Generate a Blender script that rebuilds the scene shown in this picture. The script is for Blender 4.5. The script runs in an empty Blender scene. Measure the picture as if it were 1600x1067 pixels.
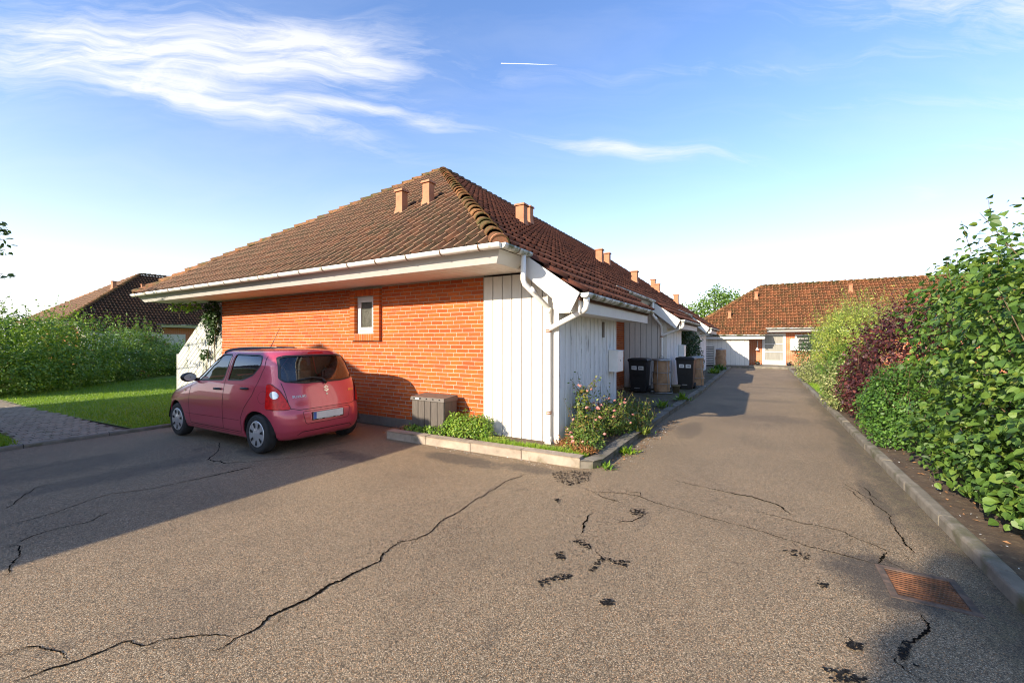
import bpy, bmesh, math, random
import numpy as np
from mathutils import Vector, Matrix, Euler

random.seed(7)
rng = np.random.default_rng(11)
R = math.radians
scene = bpy.context.scene
COL = scene.collection

# ------------------------------------------------------------------ camera
cam = bpy.data.objects.new('camera', bpy.data.cameras.new('camera'))
COL.objects.link(cam)
cam.location = (0, 0, 1.58)
cam.rotation_euler = (R(90), 0, R(30.51))
cam.data.sensor_width = 36
cam.data.lens = 661 / 1600 * 36
cam.data.shift_y = 0.0003
cam.data.clip_start = 0.05
cam.data.clip_end = 5000
scene.camera = cam

# ------------------------------------------------------------------ light
SUN_DIR = Vector((0.32, 1.0, -0.43)).normalized()
SUN_EL = math.asin(-SUN_DIR.z)
SUN_AZ = math.atan2(-SUN_DIR.x, -SUN_DIR.y)
sun = bpy.data.objects.new('sun', bpy.data.lights.new('sun', 'SUN'))
COL.objects.link(sun)
sun.data.energy = 4.5
sun.data.angle = R(0.5)
sun.data.color = (1.0, 0.86, 0.68)
sun.rotation_euler = SUN_DIR.to_track_quat('-Z', 'Y').to_euler()
scene.view_settings.view_transform = 'Standard'
scene.view_settings.look = 'None'
scene.view_settings.gamma = 1
scene.view_settings.exposure = 1.2
scene.cycles.use_denoising = True
scene.cycles.filter_width = 1.1
scene.cycles.max_bounces = 8
scene.cycles.transparent_max_bounces = 12
SKY_STRENGTH = 0.122


# ------------------------------------------------------------------ nodes
class NT:
    """small helper to wire shader nodes"""
    def __init__(self, tree):
        self.t = tree
    def n(self, kind, ins=None, **props):
        nd = self.t.nodes.new(kind)
        for k, v in props.items():
            setattr(nd, k, v)
        for k, v in (ins or {}).items():
            self.set(nd, k, v)
        return nd
    def set(self, nd, k, v):
        s = nd.inputs[k]
        if hasattr(v, 'links') and hasattr(v, 'node'):
            self.t.links.new(v, s)
        elif isinstance(v, (tuple, list)) and len(v) == 3 and s.type == 'RGBA':
            s.default_value = (*v, 1)
        else:
            s.default_value = v
    def math(self, op, a, b=0.0, c=0.0, clamp=False):
        nd = self.n('ShaderNodeMath', {0: a, 1: b, 2: c}, operation=op, use_clamp=clamp)
        return nd.outputs[0]
    def mix(self, fac, a, b, mode='MIX'):
        nd = self.n('ShaderNodeMixRGB', {'Fac': fac, 'Color1': a, 'Color2': b}, blend_type=mode)
        return nd.outputs[0]
    def ramp(self, fac, stops, interp='LINEAR'):
        nd = self.n('ShaderNodeValToRGB', {'Fac': fac})
        nd.color_ramp.interpolation = interp
        el = nd.color_ramp.elements
        while len(el) < len(stops):
            el.new(0.5)
        for e, (p, c) in zip(el, stops):
            e.position = p
            e.color = (*c, 1) if len(c) == 3 else c
        return nd.outputs[0]
    def noise(self, vec, scale, detail=4, rough=0.55, dist=0.0):
        return self.n('ShaderNodeTexNoise', {'Vector': vec, 'Scale': scale, 'Detail': detail,
                                             'Roughness': rough, 'Distortion': dist}).outputs[0]
    def mapr(self, v, a, b, c=0.0, d=1.0):
        return self.n('ShaderNodeMapRange', {'Value': v, 'From Min': a, 'From Max': b, 'To Min': c,
                                             'To Max': d}, clamp=True).outputs[0]
    def scalev(self, vec, s):
        return self.n('ShaderNodeVectorMath', {0: vec, 1: s}, operation='MULTIPLY').outputs[0]


# ------------------------------------------------------------------ world
world = bpy.data.worlds.new('World')
scene.world = world
world.use_nodes = True
wt = NT(world.node_tree)
world.node_tree.nodes.clear()
sky = wt.n('ShaderNodeTexSky', sky_type='NISHITA', sun_disc=False, sun_elevation=SUN_EL,
           sun_rotation=SUN_AZ, altitude=20, air_density=1.25, dust_density=1.2, ozone_density=2.2)
geo = wt.n('ShaderNodeTexCoord').outputs['Generated']
sep = wt.n('ShaderNodeSeparateXYZ', {0: geo})
dx, dy, dz = sep.outputs
# a heading towards the houses and the direction to its right, fixed in the world
fw = wt.math('ABSOLUTE', wt.math('ADD', wt.math('MULTIPLY', dx, -0.5077), wt.math('MULTIPLY', dy, 0.8617)))
fw = wt.math('MAXIMUM', fw, 0.02)
rt = wt.math('ADD', wt.math('MULTIPLY', dx, 0.8617), wt.math('MULTIPLY', dy, 0.5077))
ca = wt.math('DIVIDE', rt, fw)
cb = wt.math('DIVIDE', dz, fw)
cvec = wt.n('ShaderNodeCombineXYZ', {0: ca, 1: cb, 2: 0.0}).outputs[0]
warp = wt.n('ShaderNodeTexNoise', {'Vector': cvec, 'Scale': 2.6, 'Detail': 3.0})
wv = wt.n('ShaderNodeVectorMath', {0: warp.outputs['Color'], 1: (0.5, 0.5, 0.5)}, operation='SUBTRACT').outputs[0]
wv = wt.scalev(wv, (0.34, 0.15, 0.0))
cw = wt.n('ShaderNodeVectorMath', {0: cvec, 1: wv}, operation='ADD').outputs[0]
sepw = wt.n('ShaderNodeSeparateXYZ', {0: cw})
wa, wb = sepw.outputs[0], sepw.outputs[1]


def wisp(cx, cy, rx, ry, ang, gain):
    """a soft slanted patch of cirrus at direction (cx, cy)"""
    c, s = math.cos(ang), math.sin(ang)
    a = wt.math('SUBTRACT', wa, cx)
    b = wt.math('SUBTRACT', wb, cy)
    u = wt.math('DIVIDE', wt.math('ADD', wt.math('MULTIPLY', a, c), wt.math('MULTIPLY', b, s)), rx)
    v = wt.math('DIVIDE', wt.math('ADD', wt.math('MULTIPLY', a, -s), wt.math('MULTIPLY', b, c)), ry)
    r = wt.math('ADD', wt.math('MULTIPLY', u, u), wt.math('MULTIPLY', v, v))
    return wt.math('MULTIPLY', wt.math('EXPONENT', wt.math('MULTIPLY', r, -1.0)), gain)


mask = None
for w in [(-0.95, 0.69, 0.50, 0.10, -0.05, 1.0), (-0.50, 0.68, 0.26, 0.07, -0.10, 0.85),
          (-0.70, 0.56, 0.34, 0.035, -0.28, 0.9), (-0.42, 0.545, 0.20, 0.018, -0.06, 0.75),
          (-0.20, 0.51, 0.15, 0.016, -0.12, 0.5), (0.30, 0.445, 0.22, 0.020, -0.12, 0.75),
          (1.18, 0.78, 0.38, 0.075, -0.12, 0.75), (1.15, 0.56, 0.5, 0.02, 0.03, 0.25),
          (1.15, 0.445, 0.2, 0.03, 0.0, 0.25), (0.98, 0.345, 0.06, 0.018, 0.0, 0.35), (0.75, 0.66, 0.7, 0.02, 0.05, 0.22),
          (-0.9, 1.0, 0.8, 0.09, -0.05, 0.6), (0.5, 1.1, 0.8, 0.08, 0.1, 0.5)]:
    m = wisp(*w)
    mask = m if mask is None else wt.math('ADD', mask, m)
sv = wt.scalev(cw, (1.5, 6.5, 1.0))
st1 = wt.noise(sv, 2.0, 10, 0.66, 0.9)
fib = wt.n('ShaderNodeVectorRotate', {'Vector': cw, 'Angle': 0.16}, rotation_type='Z_AXIS').outputs[0]
st2 = wt.noise(wt.scalev(fib, (3.5, 34.0, 1.0)), 1.5, 8, 0.68, 0.5)
streak = wt.math('ADD', wt.math('MULTIPLY', st1, 0.62), wt.math('MULTIPLY', st2, 0.38))
soft = wt.mapr(mask, 0.02, 0.9)
dens = wt.mapr(wt.math('ADD', streak, wt.math('MULTIPLY', soft, 0.22)), 0.50, 0.76)
dens = wt.math('MULTIPLY', dens, wt.math('POWER', soft, 0.62))
veil = wt.math('MULTIPLY', wt.mapr(wt.noise(wt.scalev(cw, (1.0, 5.0, 1.0)), 1.3, 6, 0.6, 0.5), 0.45, 0.8), 0.16)
dens = wt.math('MAXIMUM', dens, veil)
dens = wt.math('MULTIPLY', wt.math('MINIMUM', dens, 1.0), 0.84)
dens = wt.math('MULTIPLY', dens, wt.mapr(dz, 0.0, 0.05))
# pale air near the horizon
el = wt.math('MAXIMUM', dz, 0.0)
hz = wt.math('EXPONENT', wt.math('MULTIPLY', el, -6.6))
hz = wt.math('MULTIPLY', hz, 0.95)
skyc = wt.mix(1.0, sky.outputs[0], (0.64, 0.81, 1.12), 'MULTIPLY')
skyc = wt.mix(hz, skyc, (7.2, 7.0, 6.8))
skyc = wt.mix(dens, skyc, (4.0, 4.0, 4.1))
bg = wt.n('ShaderNodeBackground', {'Color': skyc, 'Strength': SKY_STRENGTH})
wo = wt.n('ShaderNodeOutputWorld', {'Surface': bg.outputs[0]})


# ------------------------------------------------------------------ materials
MATS = {}


def base_mat(name):
    m = bpy.data.materials.new(name)
    m.use_nodes = True
    m.node_tree.nodes.clear()
    t = NT(m.node_tree)
    out = t.n('ShaderNodeOutputMaterial')
    MATS[name] = m
    return m, t, out


def rnd_island(t):
    a = t.n('ShaderNodeNewGeometry').outputs['Random Per Island']
    b = t.n('ShaderNodeObjectInfo').outputs['Random']
    return t.math('FRACT', t.math('ADD', a, t.math('MULTIPLY', b, 7.31)))


def pos(t):
    return t.n('ShaderNodeNewGeometry').outputs['Position']


def simple(name, col, rough=0.6, metallic=0.0, var=0.15, nscale=6.0, bump=0.0, bscale=60.0, col2=None,
           dirt=None, island=0.0, spec=0.5, coat=0.0, trans=0.0, alpha=1.0, stretch=(1, 1, 1)):
    """procedural paint: base colour with noise, optional second colour, dirt, per-piece variation and relief"""
    m, t, out = base_mat(name)
    p = t.scalev(pos(t), stretch)
    nz = t.noise(p, nscale, 5, 0.6)
    c2 = col2 or tuple(c * (1 - var * 2) for c in col)
    c = t.mix(t.mapr(nz, 0.35, 0.68), col, c2)
    if island:
        r = rnd_island(t)
        c = t.mix(1.0, c, t.ramp(r, [(0, (1 - island,) * 3), (1, (1 + island,) * 3)]), 'MULTIPLY')
    if dirt:
        dcol, dscale, lo, hi = dirt
        d = t.noise(p, dscale, 6, 0.65, 0.2)
        c = t.mix(t.mapr(d, lo, hi), c, dcol)
    b = t.n('ShaderNodeBsdfPrincipled', {'Base Color': c, 'Roughness': rough, 'Metallic': metallic})
    b.inputs['Specular IOR Level'].default_value = spec
    b.inputs['Coat Weight'].default_value = coat
    b.inputs['Coat Roughness'].default_value = 0.05
    b.inputs['Transmission Weight'].default_value = trans
    b.inputs['Alpha'].default_value = alpha
    if bump:
        h = t.noise(p, bscale, 4, 0.6)
        bn = t.n('ShaderNodeBump', {'Strength': bump, 'Distance': 0.01, 'Height': h})
        t.set(b, 'Normal', bn.outputs[0])
    t.set(out, 'Surface', b.outputs[0])
    return m


def leaf_mat(name, stops, rough=0.45, trans=0.28):
    m, t, out = base_mat(name)
    r = rnd_island(t)
    nz = t.noise(pos(t), 1.6, 3)
    f = t.math('ADD', t.math('MULTIPLY', r, 0.75), t.math('MULTIPLY', t.mapr(nz, 0.3, 0.7), 0.25))
    c = t.ramp(f, stops)
    b = t.n('ShaderNodeBsdfPrincipled', {'Base Color': c, 'Roughness': rough})
    b.inputs['Specular IOR Level'].default_value = 0.4
    tr = t.n('ShaderNodeBsdfTranslucent', {'Color': t.mix(1.0, c, (1.25, 1.3, 0.5), 'MULTIPLY')})
    mx = t.n('ShaderNodeMixShader', {0: trans, 1: b.outputs[0], 2: tr.outputs[0]})
    t.set(out, 'Surface', mx.outputs[0])
    return m


def brick_mat():
    m, t, out = base_mat('brick')
    r = rnd_island(t)
    c = t.ramp(r, [(0, (0.38, 0.070, 0.014)), (0.3, (0.47, 0.098, 0.016)), (0.75, (0.52, 0.118, 0.019)), (1, (0.43, 0.080, 0.018))])
    nz = t.noise(pos(t), 45, 5)
    c = t.mix(t.mapr(nz, 0.4, 0.75), c, t.mix(0.55, c, (0.22, 0.06, 0.025)))
    big = t.noise(pos(t), 1.1, 5, 0.6, 0.3)
    c = t.mix(1.0, c, t.ramp(big, [(0.3, (0.84, 0.80, 0.80)), (0.7, (1.1, 1.1, 1.1))]), 'MULTIPLY')
    b = t.n('ShaderNodeBsdfPrincipled', {'Base Color': c, 'Roughness': 0.85})
    b.inputs['Specular IOR Level'].default_value = 0.25
    bn = t.n('ShaderNodeBump', {'Strength': 0.5, 'Distance': 0.004, 'Height': t.noise(pos(t), 160, 4)})
    t.set(b, 'Normal', bn.outputs[0])
    t.set(out, 'Surface', b.outputs[0])


def far_brick_mat():
    m, t, out = base_mat('far_brick')
    tc = t.n('ShaderNodeTexCoord').outputs['Object']
    s = t.n('ShaderNodeSeparateXYZ', {0: tc})
    v = t.n('ShaderNodeCombineXYZ', {0: t.math('ADD', s.outputs[0], s.outputs[1]), 1: s.outputs[2], 2: 0.0}).outputs[0]
    bk = t.n('ShaderNodeTexBrick', {'Vector': v, 'Color1': (0.50, 0.115, 0.028), 'Color2': (0.40, 0.085, 0.022),
                                    'Mortar': (0.50, 0.42, 0.30), 'Scale': 1.0, 'Mortar Size': 0.007,
                                    'Brick Width': 0.24, 'Row Height': 0.068})
    b = t.n('ShaderNodeBsdfPrincipled', {'Base Color': bk.outputs[0], 'Roughness': 0.85})
    t.set(out, 'Surface', b.outputs[0])


def tile_mat(name, cols, moss, moss_lo, moss_hi, crest):
    m, t, out = base_mat(name)
    r = rnd_island(t)
    c = t.ramp(r, cols)
    p = pos(t)
    d = t.noise(p, 2.6, 6, 0.72, 0.3)
    d2 = t.noise(p, 22, 4, 0.6)
    mk = t.math('ADD', t.math('MULTIPLY', d, 0.6), t.math('MULTIPLY', d2, 0.4))
    c = t.mix(t.mapr(mk, moss_lo, moss_hi), c, moss)
    # sunlit roll crests painted paler: height of the roll is stored on the mesh
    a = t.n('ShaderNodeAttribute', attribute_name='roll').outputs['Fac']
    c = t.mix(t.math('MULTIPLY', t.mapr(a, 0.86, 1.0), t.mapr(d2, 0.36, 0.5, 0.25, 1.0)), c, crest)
    y = t.noise(p, 40, 3)
    c = t.mix(t.mapr(y, 0.66, 0.8), c, (0.22, 0.17, 0.07))
    b = t.n('ShaderNodeBsdfPrincipled', {'Base Color': c, 'Roughness': 0.8})
    b.inputs['Specular IOR Level'].default_value = 0.3
    bn = t.n('ShaderNodeBump', {'Strength': 0.6, 'Distance': 0.006, 'Height': t.noise(p, 90, 4)})
    t.set(b, 'Normal', bn.outputs[0])
    t.set(out, 'Surface', b.outputs[0])


DARK_PATCHES = [(-3.5, 4.55, .75, .22, .62), (-4.9, 3.9, .55, .2, .5), (-2.5, 4.65, .45, .18, .5), (-6.6, 2.0, .30, 1.1, .42), (-7.6, 1.6, .5, .9, .35), (-6.2, 3.4, .5, .22, .5),
          (-1.1, 8.2, .22, .9, .35), (-.85, 11.3, .4, .6, .2), (.72, 3.7, .33, .42, .72), (1.05, 7.4, .12, .9, .35), (.98, 5.5, .10, .9, .45), (.3, 10.2, .8, .5, .25), (-.1, 13.2, 1.0, .35, .25), (.1, 17, 1.1, .4, .25), (-2.9, 1.2, .5, .35, .2)]


def asphalt_mat():
    m, t, out = base_mat('asphalt')
    p = pos(t)
    s = t.n('ShaderNodeSeparateXYZ', {0: p})
    vo = t.n('ShaderNodeTexVoronoi', {'Vector': p, 'Scale': 185.0}, feature='F1')
    cr = t.n('ShaderNodeSeparateColor', {0: vo.outputs['Color']})
    c = t.ramp(cr.outputs[0], [(0, (0.082, 0.066, 0.050)), (0.22, (0.165, 0.130, 0.094)), (0.5, (0.250, 0.193, 0.136)),
                               (0.78, (0.335, 0.258, 0.182)), (0.93, (0.43, 0.345, 0.26)), (1, (0.56, 0.48, 0.39))])
    hue = t.ramp(cr.outputs[1], [(0, (0.94, 0.97, 0.94)), (0.55, (1.02, 1, 0.93)), (0.85, (1.05, 0.98, 0.86)), (1, (1.35, 0.97, 0.66))])
    c = t.mix(1.0, c, hue, 'MULTIPLY')
    # dark gaps between the stones
    gap = t.mapr(vo.outputs['Distance'], 0.42, 0.72, 1.0, 0.4)
    c = t.mix(1.0, c, gap, 'MULTIPLY')
    # broad worn and damp patches
    n1 = t.noise(p, 0.55, 5, 0.6, 0.3)
    n2 = t.noise(t.scalev(p, (1.0, 0.45, 1.0)), 1.9, 6, 0.65, 0.6)
    c = t.mix(1.0, c, t.ramp(n1, [(0.3, (0.78, 0.78, 0.79)), (0.7, (1.12, 1.11, 1.08))]), 'MULTIPLY')
    c = t.mix(1.0, c, (1.09, 1.07, 1.0), 'MULTIPLY')
    c = t.mix(t.math('MULTIPLY', t.mapr(n2, 0.60, 0.72), 0.38), c, (0.040, 0.035, 0.031))
    # damp stains and other dark patches with ragged edges
    rag = t.math('MULTIPLY', t.math('SUBTRACT', t.noise(p, 4.0, 7, 0.7, 0.4), 0.5), 2.6)
    for (sx_, sy_, rx_, ry_, st_) in DARK_PATCHES:
        u = t.math('DIVIDE', t.math('SUBTRACT', s.outputs[0], sx_), rx_)
        v = t.math('DIVIDE', t.math('SUBTRACT', s.outputs[1], sy_), ry_)
        rr = t.math('ADD', t.math('ADD', t.math('MULTIPLY', u, u), t.math('MULTIPLY', v, v)), rag)
        c = t.mix(t.mapr(rr, 0.35, 1.15, st_, 0.0), c, (0.040, 0.036, 0.033))
    # older, mossy strip along the right kerb
    edge = t.mapr(t.math('ADD', s.outputs[0], t.math('MULTIPLY', t.math('SUBTRACT', n2, 0.5), 0.9)), 0.98, 1.2)
    edge = t.math('MULTIPLY', edge, t.mapr(s.outputs[1], 10.0, 20.0, 1.0, 0.3))
    c = t.mix(t.math('MULTIPLY', edge, 0.6), c, t.mix(t.mapr(t.noise(p, 9, 5), 0.4, 0.65), (0.034, 0.031, 0.026), (0.078, 0.072, 0.040)))
    b = t.n('ShaderNodeBsdfPrincipled', {'Base Color': c, 'Roughness': 0.82})
    b.inputs['Specular IOR Level'].default_value = 0.35
    h = t.math('SUBTRACT', 1.0, vo.outputs['Distance'])
    bn = t.n('ShaderNodeBump', {'Strength': 0.32, 'Distance': 0.005, 'Height': h})
    t.set(b, 'Normal', bn.outputs[0])
    t.set(out, 'Surface', b.outputs[0])


def car_paint():
    m, t, out = base_mat('car_paint')
    fl = t.noise(pos(t), 900, 2)
    c = t.mix(t.mapr(fl, 0.35, 0.65), (0.42, 0.042, 0.076), (0.54, 0.074, 0.112))
    b = t.n('ShaderNodeBsdfPrincipled', {'Base Color': c, 'Roughness': 0.30, 'Metallic': 0.28})
    b.inputs['Coat Weight'].default_value = 1.0
    b.inputs['Coat Roughness'].default_value = 0.03
    t.set(out, 'Surface', b.outputs[0])


def glass_mat(name, tint, alpha_mix, rough=0.02):
    m, t, out = base_mat(name)
    g = t.n('ShaderNodeBsdfGlossy', {'Color': (1, 1, 1), 'Roughness': rough})
    tr = t.n('ShaderNodeBsdfTransparent', {'Color': tint})
    fr = t.n('ShaderNodeFresnel', {'IOR': 1.5})
    f = t.math('MULTIPLY_ADD', fr.outputs[0], alpha_mix, 0.03, clamp=True)
    mx = t.n('ShaderNodeMixShader', {0: f, 1: tr.outputs[0], 2: g.outputs[0]})
    t.set(out, 'Surface', mx.outputs[0])


brick_mat(); far_brick_mat(); asphalt_mat(); car_paint()
glass_mat('car_glass', (0.72, 0.76, 0.75), 1.5)
glass_mat('window_glass', (0.65, 0.7, 0.7), 1.2)
simple('mortar', (0.44, 0.385, 0.29), 0.9, var=0.1, nscale=14, bump=0.4, bscale=90)
simple('white_board', (0.66, 0.62, 0.545), 0.55, var=0.04, nscale=3, island=0.05, dirt=((0.30, 0.28, 0.22), 2.4, 0.60, 0.80), stretch=(6, 6, 0.7), bump=0.12, bscale=30)
simple('worn_board', (0.68, 0.70, 0.71), 0.6, var=0.06, nscale=5, island=0.07, dirt=((0.085, 0.09, 0.095), 2.6, 0.61, 0.66), stretch=(9, 9, 0.6), bump=0.2, bscale=40)
simple('white_trim', (0.60, 0.585, 0.545), 0.5, var=0.04, nscale=4, dirt=((0.35, 0.33, 0.27), 5, 0.62, 0.85))
simple('mildew_board', (0.47, 0.48, 0.45), 0.7, var=0.06, nscale=4, island=0.08, dirt=((0.16, 0.18, 0.11), 3.2, 0.50, 0.64), bump=0.2, bscale=40)
simple('soffit', (0.72, 0.68, 0.62), 0.6, var=0.05, nscale=3, island=0.05)
simple('gutter', (0.80, 0.79, 0.74), 0.4, var=0.04, nscale=4, dirt=((0.20, 0.19, 0.055), 4.5, 0.55, 0.72))
simple('mossy_gutter', (0.62, 0.62, 0.58), 0.5, var=0.08, nscale=5, dirt=((0.10, 0.11, 0.045), 4.0, 0.42, 0.6))
simple('bracket', (0.20, 0.12, 0.06), 0.5, 0.3, nscale=30)
simple('pipe_white', (0.80, 0.77, 0.71), 0.35, var=0.02, nscale=3, dirt=((0.45, 0.42, 0.35), 6, 0.68, 0.9))
simple('rust', (0.42, 0.16, 0.045), 0.7, 0.3, var=0.25, nscale=30)
simple('grate_iron', (0.22, 0.090, 0.038), 0.7, 0.2, var=0.3, nscale=14, bump=0.3, dirt=((0.07, 0.04, 0.022), 9, 0.48, 0.65))
simple('drain_frame', (0.16, 0.105, 0.075), 0.85, var=0.3, nscale=14, bump=0.3, dirt=((0.06, 0.05, 0.04), 7, 0.45, 0.65))
simple('dark', (0.012, 0.012, 0.012), 0.8)
simple('terracotta', (0.42, 0.175, 0.085), 0.8, var=0.12, nscale=9, dirt=((0.22, 0.17, 0.09), 7, 0.6, 0.75), bump=0.2)
simple('deck', (0.10, 0.045, 0.028), 0.9)
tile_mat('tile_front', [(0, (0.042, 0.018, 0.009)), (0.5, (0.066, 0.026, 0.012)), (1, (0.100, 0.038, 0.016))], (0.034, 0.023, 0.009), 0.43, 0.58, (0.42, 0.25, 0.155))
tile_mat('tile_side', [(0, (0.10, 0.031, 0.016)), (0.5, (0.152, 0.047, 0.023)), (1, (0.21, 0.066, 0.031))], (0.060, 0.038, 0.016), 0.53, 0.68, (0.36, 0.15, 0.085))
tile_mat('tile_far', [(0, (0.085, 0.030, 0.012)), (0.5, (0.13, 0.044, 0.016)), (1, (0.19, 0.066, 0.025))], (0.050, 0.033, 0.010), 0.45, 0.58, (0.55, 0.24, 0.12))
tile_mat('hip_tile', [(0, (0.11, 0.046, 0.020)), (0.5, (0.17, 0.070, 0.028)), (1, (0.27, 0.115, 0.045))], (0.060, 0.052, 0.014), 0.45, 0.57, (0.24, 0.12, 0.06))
simple('concrete', (0.36, 0.29, 0.22), 0.85, var=0.15, nscale=7, island=0.06, bump=0.4, bscale=110, dirt=((0.13, 0.115, 0.06), 3.5, 0.56, 0.74))
simple('concrete_grey', (0.21, 0.185, 0.145), 0.9, var=0.2, nscale=6, island=0.08, bump=0.4, bscale=110, dirt=((0.08, 0.08, 0.03), 3.0, 0.5, 0.68))
simple('mossy_pad', (0.13, 0.11, 0.075), 0.9, var=0.25, nscale=5, bump=0.4, bscale=60, dirt=((0.075, 0.075, 0.016), 2.4, 0.48, 0.6))
simple('paver', (0.27, 0.225, 0.160), 0.9, var=0.12, nscale=12, island=0.12, bump=0.3, bscale=120, dirt=((0.10, 0.11, 0.045), 3, 0.58, 0.75))
simple('soil', (0.105, 0.068, 0.040), 0.95, var=0.25, nscale=9, bump=0.9, bscale=45, dirt=((0.17, 0.13, 0.075), 14, 0.55, 0.7))
simple('earth', (0.10, 0.12, 0.045), 0.95, var=0.25, nscale=3)
simple('lawn', (0.105, 0.19, 0.020), 0.9, var=0.2, nscale=2.2, col2=(0.16, 0.235, 0.026), bump=0.8, bscale=70)
simple('plinth', (0.16, 0.145, 0.12), 0.9, var=0.15, nscale=8, bump=0.3)
simple('crack', (0.014, 0.012, 0.010), 1.0, var=0.3, nscale=60, spec=0.0)
simple('tar', (0.026, 0.024, 0.022), 0.9, var=0.4, nscale=70, bump=0.8, bscale=140, spec=0.1)
simple('black_plastic', (0.016, 0.016, 0.017), 0.42, var=0.15, nscale=12)
simple('grey_plastic', (0.105, 0.088, 0.072), 0.6, var=0.2, nscale=5, stretch=(14, 14, 1), bump=0.35, bscale=22)
simple('lid_plastic', (0.115, 0.10, 0.085), 0.55, var=0.15, nscale=9)
simple('sticker', (0.78, 0.78, 0.76), 0.5)
simple('sticker_ink', (0.10, 0.10, 0.11), 0.6)
simple('kraft', (0.40, 0.235, 0.125), 0.85, var=0.18, nscale=7, bump=0.9, bscale=12)
simple('galv', (0.36, 0.36, 0.35), 0.45, 0.7, nscale=14)
simple('mailbox_white', (0.76, 0.76, 0.74), 0.4, var=0.03, nscale=6)
simple('tyre', (0.022, 0.022, 0.022), 0.8, var=0.2, nscale=20, bump=0.2)
simple('rim', (0.52, 0.53, 0.54), 0.35, 0.55, var=0.05, nscale=10)
simple('chrome', (0.55, 0.55, 0.56), 0.3, 1.0, var=0.02)
simple('gold_badge', (0.75, 0.62, 0.28), 0.25, 0.9, var=0.02)
simple('lamp_red', (0.72, 0.010, 0.012), 0.22, var=0.2, nscale=22, spec=0.35)
simple('lamp_clear', (0.72, 0.70, 0.68), 0.1, 0.3, var=0.1, nscale=40, coat=1.0)
simple('lamp_orange', (0.75, 0.22, 0.02), 0.15, coat=1.0)
simple('seam', (0.020, 0.006, 0.008), 0.6)
simple('interior', (0.055, 0.055, 0.058), 0.8, var=0.2, nscale=9)
simple('seat_fabric', (0.085, 0.085, 0.09), 0.9, var=0.2, nscale=30)
simple('plate', (0.66, 0.68, 0.66), 0.4, var=0.08, nscale=6)
simple('plate_blue', (0.05, 0.13, 0.42), 0.4)
simple('bark', (0.14, 0.10, 0.065), 0.9, var=0.3, nscale=14, bump=0.6)
simple('stem', (0.17, 0.12, 0.06), 0.8, var=0.3, nscale=18)
simple('curtain', (0.66, 0.65, 0.60), 0.8, var=0.12, nscale=3, stretch=(18, 18, 0.3))
simple('far_pane', (0.30, 0.29, 0.25), 0.3, var=0.2, nscale=3, stretch=(14, 14, 0.3))
simple('house_inside', (0.045, 0.045, 0.042), 0.9)
simple('frosted', (0.085, 0.085, 0.062), 0.18, var=0.35, nscale=70, bump=0.5, bscale=160)
simple('dry_leaf', (0.34, 0.17, 0.07), 0.85, var=0.3, nscale=20, island=0.35)
simple('petal', (0.75, 0.30, 0.26), 0.6, var=0.15, nscale=30, island=0.25, col2=(0.78, 0.45, 0.38))
simple('contrail', (0.9, 0.9, 0.92), 0.9, var=0.0)
simple('pot', (0.19, 0.155, 0.085), 0.85, var=0.2, nscale=12)
leaf_mat('leaf_lilac', [(0, (0.026, 0.062, 0.014)), (0.3, (0.056, 0.120, 0.021)), (0.6, (0.098, 0.180, 0.029)), (0.85, (0.165, 0.240, 0.040)), (0.96, (0.28, 0.31, 0.06)), (1, (0.34, 0.25, 0.08))], 0.5)
leaf_mat('leaf_green', [(0, (0.036, 0.087, 0.018)), (0.5, (0.072, 0.168, 0.026)), (1, (0.143, 0.255, 0.036))])
leaf_mat('leaf_bright', [(0, (0.072, 0.152, 0.020)), (0.5, (0.152, 0.268, 0.029)), (1, (0.319, 0.392, 0.051))])
leaf_mat('leaf_yellow', [(0, (0.106, 0.175, 0.027)), (0.5, (0.250, 0.325, 0.050)), (1, (0.500, 0.500, 0.106))])
leaf_mat('leaf_pale', [(0, (0.070, 0.130, 0.030)), (0.5, (0.240, 0.280, 0.090)), (1, (0.480, 0.450, 0.220))])
leaf_mat('leaf_purple', [(0, (0.040, 0.016, 0.018)), (0.6, (0.095, 0.030, 0.032)), (0.9, (0.20, 0.055, 0.040)), (1, (0.34, 0.11, 0.065))])
leaf_mat('leaf_dark', [(0, (0.015, 0.037, 0.011)), (0.5, (0.029, 0.073, 0.016)), (1, (0.060, 0.119, 0.022))])
leaf_mat('leaf_hedge', [(0, (0.054, 0.112, 0.021)), (0.5, (0.108, 0.203, 0.028)), (0.9, (0.195, 0.292, 0.041)), (1, (0.300, 0.285, 0.068))])
leaf_mat('leaf_rose', [(0, (0.055, 0.115, 0.020)), (0.45, (0.115, 0.19, 0.030)), (0.75, (0.22, 0.24, 0.045)), (1, (0.36, 0.17, 0.06))])
leaf_mat('leaf_dry', [(0, (0.160, 0.065, 0.022)), (0.5, (0.300, 0.125, 0.040)), (1, (0.400, 0.230, 0.085))])
leaf_mat('grass_blade', [(0, (0.105, 0.21, 0.016)), (0.5, (0.18, 0.31, 0.023)), (1, (0.31, 0.38, 0.04))], 0.5, 0.35)


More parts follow.
